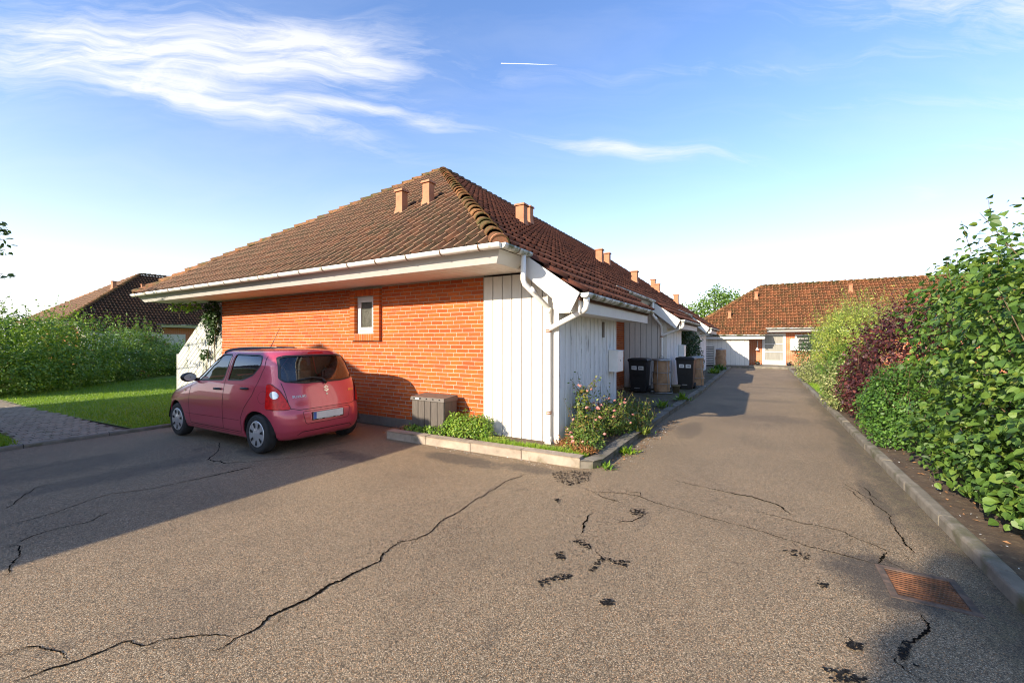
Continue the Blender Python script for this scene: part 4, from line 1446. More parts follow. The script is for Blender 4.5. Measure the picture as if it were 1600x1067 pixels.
# wiper
wp = B()
xw = lambda y, z: rear_x(y, z) + .022
wp.tube([(xw(.02, .965), .02, .965), (xw(.0, .99) + .01, .0, .99), (xw(-.03, 1.03), -.03, 1.035), (xw(-.18, 1.055), -.18, 1.055), (xw(-.42, 1.035), -.42, 1.030)], [.024, .022, .012, .011, .009], 8)
wp.tube([(xw(-.06, 1.02) - .008, -.06, 1.022), (xw(-.50, 1.02) - .008, -.50, 1.018)], .008, 6)
wp.build('rear_wiper', 'black_plastic', car)
B().tube([(rear_x(.02, .80), .02, .80), (rear_x(.02, .80) + .006, .02, .80)], .013, 12).build('tailgate_lock', 'chrome', car)
# antenna
B().tube([(-.98, 0, 1.42), (-.98, 0, 1.455), (-.70, 0, 1.80)], [.016, .006, .0035], 8).build('antenna', 'black_plastic', car)


# lettering and emblem
def lettering(txt, y, z, size, mat, shear=0.0, ext=.0025, width=None):
    cu = bpy.data.curves.new('lettering', 'FONT')
    cu.body = txt; cu.size = size; cu.extrude = ext; cu.shear = shear; cu.offset = size * .012
    cu.align_x = 'CENTER'; cu.align_y = 'CENTER'
    tmp = bpy.data.objects.new('lettering', cu)
    COL.objects.link(tmp)
    bpy.context.view_layer.update()
    me = bpy.data.meshes.new_from_object(tmp.evaluated_get(bpy.context.evaluated_depsgraph_get()))
    bpy.data.objects.remove(tmp, do_unlink=True)
    xs_ = [v.co.x for v in me.vertices]
    k_ = 1.0 if not width else width / (max(xs_) - min(xs_))
    for v in me.vertices:
        yy, zz = y + v.co.x * k_, z + v.co.y
        v.co = Vector((rear_x(yy, zz) + .003 + v.co.z, yy, zz))
    me.materials.clear(); me.materials.append(MATS[mat])
    return link('lettering', me, car)


lettering('SUZUKI', -.415, .800, .042, 'chrome', width=.19)
lettering('Alto', .465, .825, .060, 'gold_badge', .35, width=.13)
SP = [(0, 1), (.92, .42), (.52, .16), (.0, .48), (-.22, .34), (.92, -.34), (.0, -1), (-.92, -.42), (-.52, -.16), (.0, -.48), (.22, -.34), (-.92, .34)]
patch('emblem', 'chrome', [(.02 + p[0] * .050, .878 + p[1] * .050) for p in SP], lambda y, z: Vector((rear_x(y, z) + .007, y, z)), step=.03)

# floor, liners, seats
B().box(-2.70, .30, -.60, .60, .20, .24).build('floor', 'dark', car)
for wx_ in (FW_, RW_):
    for s in (-1, 1):
        n = 20
        q = B(); vs = []
        for yv in (s * .50, s * .755):
            for k in range(n + 1):
                a = math.pi * k / n
                vs.append((wx_ + .325 * math.cos(a), yv, .285 + .325 * math.sin(a)))
        q.add(vs, [(k, k + 1, n + 2 + k, n + 1 + k) for k in range(n)])
        q.add([vs[k] for k in range(n + 1)], [tuple(range(n + 1))])
        q.build('wheel_liner', 'dark', car)


def seat(x, y, w, back_h=.62, head=True):
    q = B()
    q.box(x - .28, x + .2, y - w / 2, y + w / 2, .30, .52)
    q.hexa([(x + .12, y - w / 2, .45), (x + .26, y - w / 2, .45), (x + .26, y + w / 2, .45), (x + .12, y + w / 2, .45)],
           [(x + .30, y - w / 2 + .04, .45 + back_h), (x + .39, y - w / 2 + .04, .45 + back_h), (x + .39, y + w / 2 - .04, .45 + back_h), (x + .30, y + w / 2 - .04, .45 + back_h)])
    o = q.build('seat', 'seat_fabric', car)
    if head:
        z = .45 + back_h + .02
        bm = bmesh.new()
        bmesh.ops.create_cube(bm, size=1)
        bmesh.ops.scale(bm, vec=(.09, .25, .17), verts=bm.verts)
        bmesh.ops.bevel(bm, geom=bm.edges[:], offset=.035, segments=3, affect='EDGES')
        bmesh.ops.translate(bm, vec=(x + .37, y, z + .10), verts=bm.verts)
        me = bpy.data.meshes.new('headrest'); bm.to_mesh(me); bm.free(); me.materials.append(MATS['seat_fabric'])
        link('headrest', me, o)


seat(-1.05, -.35, .46); seat(-1.05, .35, .46)
seat(-.28, -.33, .58, .50); seat(-.28, .33, .58, .50)
B().hexa([(-2.0, -.66, .5), (-1.55, -.66, .5), (-1.55, .66, .5), (-2.0, .66, .5)], [(-1.98, -.66, .93), (-1.62, -.66, .90), (-1.62, .66, .90), (-1.98, .66, .93)]).build('dashboard', 'interior', car)
sw = B()
cir = [(-1.50 + .06 * math.sin(a), -.35 + .175 * math.cos(a), .86 + .165 * math.sin(a)) for a in np.linspace(0, 2 * math.pi, 25)]
sw.tube(cir, .014, 6, caps=False).tube([(-1.50, -.35, .86), (-1.64, -.35, .80)], .03, 8)
sw.build('steering_wheel', 'black_plastic', car)
patch('parcel_shelf', 'interior', [(-.02, -.58), (.36, -.55), (.36, .55), (-.02, .58)], lambda x, y: Vector((x, y, .94)), step=.2)

# wheels
def wheel(x, y, s):
    w = link('wheel', None, car, (x, y, .279))
    w.empty_display_size = .1
    pr = [(.178, -.075), (.235, -.082), (.262, -.075), (.275, -.055), (.279, -.02), (.279, .02), (.275, .055), (.262, .075), (.235, .082), (.178, .075), (.16, .0), (.178, -.075)]
    B().lathe(pr, n=40, axis='y').build('tyre', 'tyre', w)
    # hub cap: dish with seven dark slots and a raised centre
    o = s * .068
    n = 56
    rim = B()
    pr = [(.186, 0), (.184, .010), (.172, .014), (.12, .004), (.06, .018), (.035, .022), (0.001, .022)]
    vs = []
    for r, h in pr:
        for k in range(n):
            t = 2 * math.pi * k / n
            vs.append((r * math.cos(t), o + s * h, r * math.sin(t)))
    fs = []
    for i in range(len(pr) - 1):
        for k in range(n):
            q = (i * n + k, i * n + (k + 1) % n, (i + 1) * n + (k + 1) % n, (i + 1) * n + k)
            fs.append(q if s < 0 else q[::-1])
    rim.add(vs, fs, 0, True)
    rm = rim.build('hub_cap', 'rim', w)
    for k in range(7):
        a = 2 * math.pi * k / 7 + .2
        sl_ = B(); pts = []
        for r, da in ((.160, -.15), (.166, .0), (.160, .15), (.095, .13), (.086, 0), (.095, -.13)):
            h = np.interp(r, [.12, .172], [.004, .014]) if r > .12 else np.interp(r, [.06, .12], [.018, .004])
            pts.append((r * math.cos(a + da), o + s * (h + .003), r * math.sin(a + da)))
        sl_.add(pts if s > 0 else pts[::-1], [tuple(range(6))[::-1]])
        sl_.build('slot', 'dark', rm)
    return w


for x in (FW_, RW_):
    for s in (-1, 1):
        wheel(x, s * .684, s)

# ------------------------------------------------------------------ cracks and tar on the road
CRACKS = [
    [(-2.43, 4.43), (-2.49, 4.09), (-2.45, 3.69), (-2.46, 3.42), (-2.43, 3.13), (-2.42, 2.89), (-2.36, 2.68), (-2.38, 2.53), (-2.45, 2.42), (-2.43, 2.24), (-2.37, 2.13), (-2.4, 1.99), (-2.4, 1.85), (-2.42, 1.7), (-2.4, 1.59), (-2.4, 1.53), (-2.42, 1.45), (-2.43, 1.38), (-2.4, 1.28), (-2.4, 1.24), (-2.4, 1.2), (-2.4, 1.13), (-2.44, 1.06)],  # main
    [(-2.42, 1.22), (-2.53, 1.16), (-2.65, 1.06), (-2.73, 0.99), (-2.77, 0.91), (-2.87, 0.89), (-2.89, 0.82), (-2.91, 0.73), (-2.95, 0.68), (-2.96, 0.63), (-2.97, 0.57), (-2.99, 0.51)],  # b1
    [(-2.95, 0.68), (-3.07, 0.69), (-3.2, 0.66), (-3.29, 0.61), (-3.3, 0.56), (-3.32, 0.53)],  # b2
    [(-4.35, 0.69), (-4.49, 0.76), (-4.7, 0.84), (-4.82, 0.88), (-4.97, 0.87), (-5.01, 0.8)],  # s1
    [(-5.04, 0.8), (-5.05, 0.89), (-5.1, 0.98), (-5.14, 1.1), (-5.11, 1.23), (-5.08, 1.32), (-5.2, 1.46), (-5.21, 1.57)],  # s2
    [(-5.62, 0.9), (-5.59, 1.04), (-5.63, 1.24), (-5.75, 1.44), (-5.83, 1.66), (-5.72, 1.83), (-5.64, 1.99), (-5.62, 2.25), (-5.56, 2.55), (-5.54, 2.98)],  # s3
    [(-7.37, 3.43), (-6.76, 3.1), (-6.4, 2.82), (-6.02, 2.84), (-5.83, 3.02), (-5.63, 3.2)],  # s4
    [(-6.13, 0.98), (-6.27, 1.08), (-6.58, 1.22), (-6.8, 1.36), (-6.77, 1.45)],  # s5
    [(-1.67, 4.33), (-1.5, 4.26), (-1.27, 4.39), (-1.07, 4.38), (-0.92, 4.29), (-0.76, 4.25), (-0.56, 4.21), (-0.34, 4.15), (-0.14, 4.13), (0.05, 4.07), (0.26, 3.99), (0.42, 3.95), (0.57, 3.94), (0.69, 3.91)],  # m1
    [(-1.25, 4.46), (-1.09, 4.49), (-1.05, 4.35)],  # m1b
    [(-0.99, 5.11), (-0.67, 5.04), (-0.35, 4.98), (-0.05, 4.94), (0.14, 4.85), (0.25, 4.62)],  # m2
    [(-0.05, 4.56), (0.1, 4.52), (0.29, 4.44), (0.47, 4.46), (0.6, 4.42), (0.7, 4.3), (0.81, 4.19), (0.9, 4.16), (0.96, 4.12)],  # m3
    [(0.81, 4.17), (0.75, 4.0), (0.69, 3.91)],  # m4
    [(-1.49, 4.24), (-1.3, 4.16), (-1.16, 4.13)],  # m5
    [(0.76, 5.96), (0.88, 5.7), (0.92, 5.51), (0.96, 5.3), (1.0, 5.15), (0.98, 4.89), (0.97, 4.6), (0.97, 4.41), (0.99, 4.25)],  # r1
    [(0.87, 6.0), (0.97, 5.89), (0.96, 5.6), (1.01, 5.42)],  # r2
    [(0.77, 5.82), (0.84, 5.63), (0.87, 5.34)],  # r3
    [(0.62, 2.91), (0.7, 3.02), (0.79, 3.15), (0.82, 3.23), (0.8, 3.32)],  # r4
    [(0.59, 2.84), (0.58, 2.76), (0.62, 2.69), (0.65, 2.66)],  # r5
    [(0.36, 2.87), (0.41, 2.84), (0.46, 2.81)],  # r6
    [(-1.35, 3.76), (-1.33, 3.53), (-1.29, 3.27)],  # g1
    [(-0.87, 4.05), (-0.94, 3.87), (-0.99, 3.73), (-1.08, 3.63)],  # g2
    [(-1.08, 3.08), (-0.98, 2.98), (-0.91, 2.99)],  # g3
    [(-5.78, 3.11), (-5.53, 3.4), (-5.24, 3.88), (-5.04, 4.16)],  # k1
]
TAR = [
    [(-1.3, 3.13), (-1.25, 3.19), (-1.12, 3.12), (-1.13, 3.06), (-1.23, 3.11)],
    [(-1.02, 2.98), (-0.98, 3.03), (-0.99, 2.78), (-1.03, 2.77)],
    [(-0.97, 3.01), (-0.9, 3.04), (-0.81, 3.05), (-0.83, 2.97), (-0.92, 2.96)],
    [(-1.27, 2.48), (-1.19, 2.63), (-1.1, 2.68), (-1.1, 2.62), (-1.2, 2.53), (-1.22, 2.44)],
    [(-1.34, 2.89), (-1.28, 2.94), (-1.22, 2.82), (-1.29, 2.82)],
    [(0.14, 3.8), (0.21, 3.87), (0.32, 3.8), (0.29, 3.72), (0.19, 3.74)],
    [(0.31, 3.39), (0.38, 3.43), (0.36, 3.36)],
    [(-2.16, 4.61), (-2.06, 4.82), (-1.76, 4.9), (-1.68, 4.57), (-1.8, 4.3), (-2.01, 4.38)],
    [(0.27, 2.53), (0.35, 2.58), (0.44, 2.53), (0.28, 2.44)],
    [(-1.07, 4.02), (-0.94, 4.06), (-0.92, 3.91), (-1.02, 3.87)],
    [(-0.86, 2.5), (-0.77, 2.55), (-0.77, 2.47), (-0.82, 2.46)],
    [(0.6, 2.87), (0.68, 2.99), (0.63, 2.81), (0.59, 2.75)],
    [(-1.78, 3.84), (-1.75, 3.9), (-1.72, 3.8)],
    [(0.38, 2.8), (0.46, 2.83), (0.44, 2.76), (0.38, 2.75)],
]


def crack(pts, w=.010):
    pts = [Vector(p) for p in pts]
    dense = []
    for a, c in zip(pts[:-1], pts[1:]):
        n = max(2, int((c - a).length / .011))
        dense += [a + (c - a) * k / n for k in range(n)]
    dense.append(pts[-1])
    n = len(dense)
    vs = []
    wob = 0
    for i, p in enumerate(dense):
        d_ = (dense[min(i + 1, n - 1)] - dense[max(i - 1, 0)]).normalized()
        q = Vector((-d_.y, d_.x))
        wob = wob * .86 + random.gauss(0, .0042)
        end = min(1, min(i, n - 1 - i) / 14 + .12)
        big_ = .55 + .95 * (.5 + .5 * math.sin(i * .045 + pts[0].x * 9)) * (.5 + .5 * math.sin(i * .017 + pts[0].y * 5))
        ww = w * end * big_
        c = p + q * wob
        vs += [(*(c + q * ww * random.uniform(.3, 1.5)), .004), (*(c - q * ww * random.uniform(.2, 1.2)), .004)]
    b_ = B(); b_.add(vs, [(2 * i + 1, 2 * i + 3, 2 * i + 2, 2 * i) for i in range(n - 1)])
    return b_.build('crack', 'crack', road)


for i, pts in enumerate(CRACKS):
    crack(pts, .009 if i == 0 else .0085 if i in (1, 2, 3, 4, 5, 8) else .008)


# fine side cracks breaking out of the long ones
for pts in CRACKS[:14]:
    for _ in range(max(2, int(len(pts) * .9))):
        i = random.randrange(len(pts) - 1)
        a_, c_ = Vector(pts[i]), Vector(pts[i + 1])
        p_ = a_.lerp(c_, random.random()); d_ = (c_ - a_).normalized()
        an = random.choice((-1, 1)) * random.uniform(.3, 1.0)
        d2 = Vector((d_.x * math.cos(an) - d_.y * math.sin(an), d_.x * math.sin(an) + d_.y * math.cos(an)))
        l_ = random.uniform(.05, .22)
        crack([tuple(p_), tuple(p_ + d2 * l_ * .5 + Vector((random.gauss(0, .01), random.gauss(0, .01)))), tuple(p_ + d2 * l_)], .0035)


def blob(b_, x, y, r, z):
    n = random.randint(7, 10)
    e = .5 + random.random() * .8; a0 = random.random() * 6.28
    vs = []
    for k in range(n):
        a = 2 * math.pi * k / n
        rr = r * (.55 + .75 * random.random())
        u, v = rr * math.cos(a), rr * e * math.sin(a)
        vs.append((x + u * math.cos(a0) - v * math.sin(a0), y + u * math.sin(a0) + v * math.cos(a0), z))
    b_.add(vs, [tuple(range(n))])


def inside_poly(p, poly):
    r = False
    for i in range(len(poly)):
        a, c = poly[i], poly[i - 1]
        if (a[1] > p[1]) != (c[1] > p[1]) and p[0] < (c[0] - a[0]) * (p[1] - a[1]) / (c[1] - a[1]) + a[0]:
            r = not r
    return r


zt_ = .0045
for poly in TAR:
    b_ = B()
    xs_ = [p[0] for p in poly]; ys_ = [p[1] for p in poly]
    area = (max(xs_) - min(xs_)) * (max(ys_) - min(ys_))
    n = int(40 + area * 1700)
    k = 0
    for _ in range(n * 6):
        p = (random.uniform(min(xs_) - .01, max(xs_) + .01), random.uniform(min(ys_) - .01, max(ys_) + .01))
        if inside_poly(p, poly) or random.random() < .02:
            zt_ += .0000035
            blob(b_, p[0], p[1], random.uniform(.003, .011), zt_); k += 1
            if k >= n: break
    stuff(b_.build('tar_patch', 'tar', road))

# loose pale grit and small fallen leaves along the kerbs
def litter(name, mat, n, gen, size, parent, up=.006):
    P = np.array([gen() for _ in range(n)])
    th = rng.uniform(0, 6.28, n)
    d_ = np.stack([np.cos(th), np.sin(th), rng.normal(0, .25, n)], 1)
    nn = np.stack([rng.normal(0, .3, n), rng.normal(0, .3, n), np.ones(n)], 1)
    T_ = np.array([(-.5, 0, 0), (0, -.28, .06), (.5, 0, 0), (0, .28, .06)]); F_ = np.array([(0, 1, 2, 3)])
    V, F = inst(T_, F_, P + [0, 0, up], frames(d_, nn), rng.uniform(.5, 1.3, n) * size)
    return stuff(link(name, np_mesh(name, V, F, mat), parent))


def along(p, q, spread):
    t_ = random.random()
    return (p[0] + (q[0] - p[0]) * t_ + random.gauss(0, spread), p[1] + (q[1] - p[1]) * t_ + random.gauss(0, spread), 0.004)


litter('leaf_litter', 'dry_leaf', 260, lambda: along((-1.62, 5.3), (-1.5, 9), .09), .035, road)
litter('grit', 'sticker', 90, lambda: along((-4.2, 4.82), (-2.3, 4.88), .05), .018, road)
litter('grit', 'sticker', 120, lambda: along((-1.6, 5.6), (-1.45, 8.5), .08), .018, road)
litter('leaf_litter', 'dry_leaf', 420, lambda: (random.uniform(1.46, 2.6), random.uniform(3, 10), .078), .04, bed)
litter('grit', 'sticker', 160, lambda: (random.uniform(1.46, 2.3), random.uniform(3, 8), .078), .018, bed)
litter('leaf_litter', 'dry_leaf', 260, lambda: (random.uniform(-5.6, -4.95) + random.random() ** 2 * .1, random.uniform(5.05, 5.6), .035 if random.random() < .3 else .09), .05, soil)

# storm drain
dn = thing('storm_drain', 'rusty slotted iron storm drain set in the asphalt by the kerb', 'drain', (.90, 3.68, 0))
fr_ = B()
for a in [(-.205, .205, -.225, -.185), (-.205, .205, .185, .225), (-.205, -.165, -.185, .185), (.165, .205, -.185, .185)]:
    fr_.box(a[0], a[1], a[2], a[3], -.024, .004)
fr_.build('frame', 'drain_frame', dn)
B().box(-.166, .166, -.186, .186, -.029, -.0245).build('pit', 'dark', dn)
for k in range(12):
    y = -.170 + k * .0309
    B().box(-.158, .158, y - .0085, y + .0085, -.016, .001 + random.gauss(0, .0006)).build('slat', 'grate_iron', dn)
for x in (-.1645, -.004, .1575):
    B().box(x, x + .007, -.184, .184, -.018, -.002).build('bar', 'grate_iron', dn)
# ------------------------------------------------------------------ storage chest, mailboxes, bins
ch = thing('storage_chest', 'grey brown plastic storage chest against the brick wall', 'chest', (-4.70, 5.42, .085))
B().box(-.42, .42, -.18, .20, 0, .52).build('body', 'grey_plastic', ch)
for k in range(5):
    a = -.425 + k * .171
    B().hexa([(a + .006, -.196, .01), (a + .163, -.196, .01), (a + .163, -.178, .01), (a + .006, -.178, .01)],
             [(a + .006, -.196, .515), (a + .163, -.196, .515), (a + .163, -.178, .515), (a + .006, -.178, .515)]).build('panel', 'grey_plastic', ch)
for s in (-1, 1):
    for k in range(2):
        x = s * .42
        B().box(min(x, x + s * .014), max(x, x + s * .014), -.17 + k * .19, .01 + k * .18, .01, .515).build('panel', 'grey_plastic', ch)
ld = B()
ld.hexa([(-.45, -.22, .52), (.45, -.22, .52), (.45, .22, .52), (-.45, .22, .52)], [(-.44, -.21, .575), (.44, -.21, .575), (.44, .21, .60), (-.44, .21, .60)])
ldo = ld.build('lid', 'lid_plastic', ch)
for k in range(5):
    B().box(-.36 + k * .17, -.335 + k * .17, -.226, -.219, .545, .563).build('stud', 'dark', ldo)
B().box(-.30, -.20, -.2275, -.2225, .537, .560).build('badge', 'sticker', ldo)


ch.scale = (.80, .85, 1.02)


def mailbox(loc, label):
    t = thing('mailbox', label, 'mailbox', loc)
    B().box(0, .165, -.20, .20, 0, .40).build('body', 'mailbox_white', t)
    B().box(.1655, .174, -.19, .19, .27, .39).build('flap', 'mailbox_white', t)
    B().box(.1655, .171, -.19, .19, .01, .262).build('door', 'mailbox_white', t)
    B().tube([(.171, .0, .215), (.178, .0, .215)], .014, 10).build('lock', 'galv', t)
    B().hexa([(-.0, -.215, .40), (.19, -.215, .40), (.19, .215, .40), (-.0, .215, .40)], [(-.0, -.21, .425), (.185, -.21, .41), (.185, .21, .41), (-.0, .21, .425)]).build('lid', 'mailbox_white', t)


mailbox((-2.548, 8.22, 1.0), 'white mailbox on the worn boards beside the brick strip')
mailbox((-2.548, 16.35, 1.05), 'small white mailbox on the second shed above the second black bin')


def wheelie_bin(loc, label, rz=0.0):
    t = thing('wheelie_bin', label, 'bin', loc, rz, 'black wheelie bins by the sheds')
    def ring(w, d_, z, y=0): return [(-w, -d_ + y, z), (w, -d_ + y, z), (w, d_ + y, z), (-w, d_ + y, z)]
    q = B()
    q.hexa(ring(.215, .21, .05), ring(.265, .28, .93))
    q.hexa(ring(.278, .293, .93), ring(.285, .30, .965))
    q.box(-.12, .12, -.262, -.24, .50, .505)
    q.build('body', 'black_plastic', t)
    l = B()
    l.hexa(ring(.295, .315, .965), ring(.27, .28, 1.01)); l.hexa(ring(.27, .28, 1.01), ring(.20, .2, 1.035))
    lo = l.build('lid', 'black_plastic', t)
    B().tube([(-.26, .34, .96), (.26, .34, .96)], .016, 8).build('handle', 'black_plastic', t)
    B().box(-.10, .06, -.2275, -.2175, .13, .155).build('lift_bar', 'galv', t)
    for s in (-1, 1):
        w = B(); w.tube([(s * .215 - s * .03, .20, .10), (s * .215 + s * .045, .20, .10)], .10, 20)
        w.build('wheel', 'tyre', t)
        w = B(); w.tube([(s * .26, .20, .10), (s * .266, .20, .10)], .05, 14)
        w.build('hub', 'black_plastic', t)
    for s in (-1, 1):
        yy = -.21 - (.07) * (.72 - .05) / .88
        x0 = s * .10 - .075
        st_ = B().add([(x0, yy - .006 + .0, .69), (x0 + .15, yy - .006, .69), (x0 + .15, yy - .017, .80), (x0, yy - .017, .80)], [(0, 1, 2, 3)]).build('sticker', 'sticker', t)
        m_ = B()
        for k in range(4):
            a = x0 + .03 + k * .025
            m_.add([(a, yy - .012, .725), (a + .016, yy - .012, .725), (a + .016, yy - .018, .765), (a, yy - .018, .765)], [(0, 1, 2, 3)])
        stuff(m_.build('sticker_print', 'sticker_ink', st_))
    return t


wheelie_bin((-3.16, 12.95, .06), 'black wheelie bin with two white stickers nearest the brick strip')
wheelie_bin((-2.10, 14.70, .06), 'black wheelie bin with two white stickers right of the flower pot')


def sack_stand(loc, label, sack_r=.22, h=.92, wire=True):
    t = thing('sack_stand', label, 'sack stand', loc)
    # paper sack: wrinkled, wider at the bottom
    n, m = 28, 18
    vs = []
    for i in range(m + 1):
        z = .06 + h * i / m
        for k in range(n):
            a = 2 * math.pi * k / n
            r = sack_r * (1.0 + .05 * math.sin(3 * a + i * .5) + .04 * math.sin(7 * a - i) + random.gauss(0, .008)) * (1.06 - .12 * abs(i / m - .3))
            vs.append((r * math.cos(a), r * math.sin(a), z))
    fs = [(i * n + k, i * n + (k + 1) % n, (i + 1) * n + (k + 1) % n, (i + 1) * n + k) for i in range(m) for k in range(n)]
    q = B(); q.add(vs, fs, 0, True); q.add([vs[k] for k in range(n)], [tuple(range(n))[::-1]])
    q.build('paper_sack', 'kraft', t)
    if wire:
        for k in range(6):
            a = 2 * math.pi * k / 6 + .3
            B().tube([(.31 * math.cos(a), .31 * math.sin(a), .02), (.275 * math.cos(a), .275 * math.sin(a), .5), (.262 * math.cos(a), .262 * math.sin(a), h + .06)], .007, 6).build('upright', 'galv', t)
        for z, r in ((.03, .31), (.30, .292), (.62, .272), (h + .05, .264)):
            B().tube([(r * math.cos(a), r * math.sin(a), z) for a in np.linspace(0, 2 * math.pi, 33)], .008 if z > .1 else .014, 6, caps=False).build('hoop', 'galv', t)
    q = B().lathe([(.272, h + .045), (.275, h + .075), (.25, h + .095), (.1, h + .115), (0.001, h + .12)], n=26)
    lo = q.build('lid', 'galv', t)
    B().tube([(-.06, 0, h + .11), (-.04, 0, h + .17), (.04, 0, h + .17), (.06, 0, h + .11)], .012, 8).build('lid_handle', 'galv', lo)


sack_stand((-2.55, 13.05, .06), 'brown paper sack in a wire stand between the two black bins')
sack_stand((-1.93, 15.55, .06), 'brown paper sack stand half hidden behind the second black bin', .24)
sack_stand((-2.06, 27.7, .06), 'brown round sack stand with grey lid by the far gate', .27, 1.0, False)
pt = thing('flower_pot', 'small mossy flower pot between the paper sack and second bin', 'pot', (-2.20, 13.35, .06))
B().lathe([(0.001, 0), (.09, 0), (.125, .20), (.135, .20), (.135, .235), (.115, .235), (.11, .2), (0.001, .2)], n=20).build('pot', 'pot', pt)

# dark wire gate at the far end
gt = thing('garden_gate', 'dark slatted garden gate beside the far brown sack stand', 'gate', (-3.3, 26.6, 0))
for x in (0, .95):
    B().box(x, x + .05, 0, .05, 0, 1.35).build('post', 'galv', gt)
for k in range(12):
    B().box(.05, .95, .015, .03, .15 + k * .1, .19 + k * .1).build('slat', 'dark', gt)

# ------------------------------------------------------------------ plants
HEART = np.array([(0, 0, 0), (.10, .30, .05), (.38, .44, .08), (.72, .26, .03), (1, 0, -.10), (.72, -.26, .03), (.38, -.44, .08), (.10, -.30, .05), (.4, 0, -.015)])
HEART_F = np.array([(8, 0, 1), (8, 1, 2), (8, 2, 3), (8, 3, 4), (8, 4, 5), (8, 5, 6), (8, 6, 7), (8, 7, 0)])
OVAL = np.array([(0, 0, 0), (.35, .26, .05), (.75, .18, .02), (1, 0, -.07), (.75, -.18, .02), (.35, -.26, .05)])
OVAL_F = np.array([(0, 1, 5), (1, 2, 4), (1, 4, 5), (2, 3, 4)])
LANCE = np.array([(0, 0, 0), (.4, .12, .03), (1, 0, -.12), (.4, -.12, .03)])
LANCE_F = np.array([(0, 1, 3), (1, 2, 3)])


def crown(blobs, n, shell=.70, inner=.12, zmin=.05):
    Bl = np.array(blobs, float)
    area = (Bl[:, 3] * Bl[:, 4] + Bl[:, 4] * Bl[:, 5] + Bl[:, 3] * Bl[:, 5])
    out_p, out_n = [], []
    got = 0
    while got < n:
        m = n * 2
        k = rng.choice(len(Bl), m, p=area / area.sum())
        d_ = norm(rng.normal(size=(m, 3)))
        # lumpy surface
        lump = 1 + .10 * np.sin(d_[:, 0] * 7 + k * 1.7) * np.sin(d_[:, 1] * 6 + k) + .08 * np.sin(d_[:, 2] * 9 + k * 2.3)
        r = np.where(rng.random(m) < inner, rng.uniform(.3, shell, m), rng.uniform(shell, 1.0, m) + np.abs(rng.normal(0, .05, m))) * lump
        c = Bl[k]
        p = c[:, :3] + d_ * r[:, None] * c[:, 3:]
        # drop points buried inside other blobs
        deep = np.zeros(m, bool)
        for j in range(len(Bl)):
            q = (p - Bl[j, :3]) / Bl[j, 3:]
            deep |= (np.linalg.norm(q, axis=1) < .62) & (k != j)
        ok = (p[:, 2] > zmin) & (~deep | (rng.random(m) < .08))
        out_p.append(p[ok]); out_n.append(norm(d_ / c[:, 3:])[ok])
        got += ok.sum()
    return np.concatenate(out_p)[:n], np.concatenate(out_n)[:n]


def leaf_frames(nrm, up=.55, rand=.55, droop=.5):
    n = len(nrm)
    nn = norm(nrm * .8 + np.array([0, 0, up]) + rng.normal(0, rand, (n, 3)))
    t_ = norm(nrm * .5 + rng.normal(0, .8, (n, 3)) + np.array([0, 0, -droop]))
    t_ = norm(t_ - nn * (t_ * nn).sum(1, keepdims=True))
    return frames(t_, nn)


def sprigs(blobs, k, length, per, up=1.0):
    """shoots that stick out of the crown with leaves along them"""
    p, n_ = crown(blobs, k * 4, .95, 0)
    o = np.argsort(-p[:, 2] * up + rng.normal(0, .5, len(p)))[:k]
    P, N, stems = [], [], []
    for i in o:
        d_ = norm(n_[i] * .6 + np.array([0, 0, .9]) + rng.normal(0, .25, 3))
        L_ = length * rng.uniform(.5, 1.3)
        stems.append((p[i] - d_ * .15, p[i] + d_ * L_))
        for j in range(per):
            P.append(p[i] + d_ * L_ * (j + .3) / per + rng.normal(0, .015, 3))
            N.append(norm(d_ * .3 + rng.normal(0, .7, 3)))
    return np.array(P), np.array(N), stems


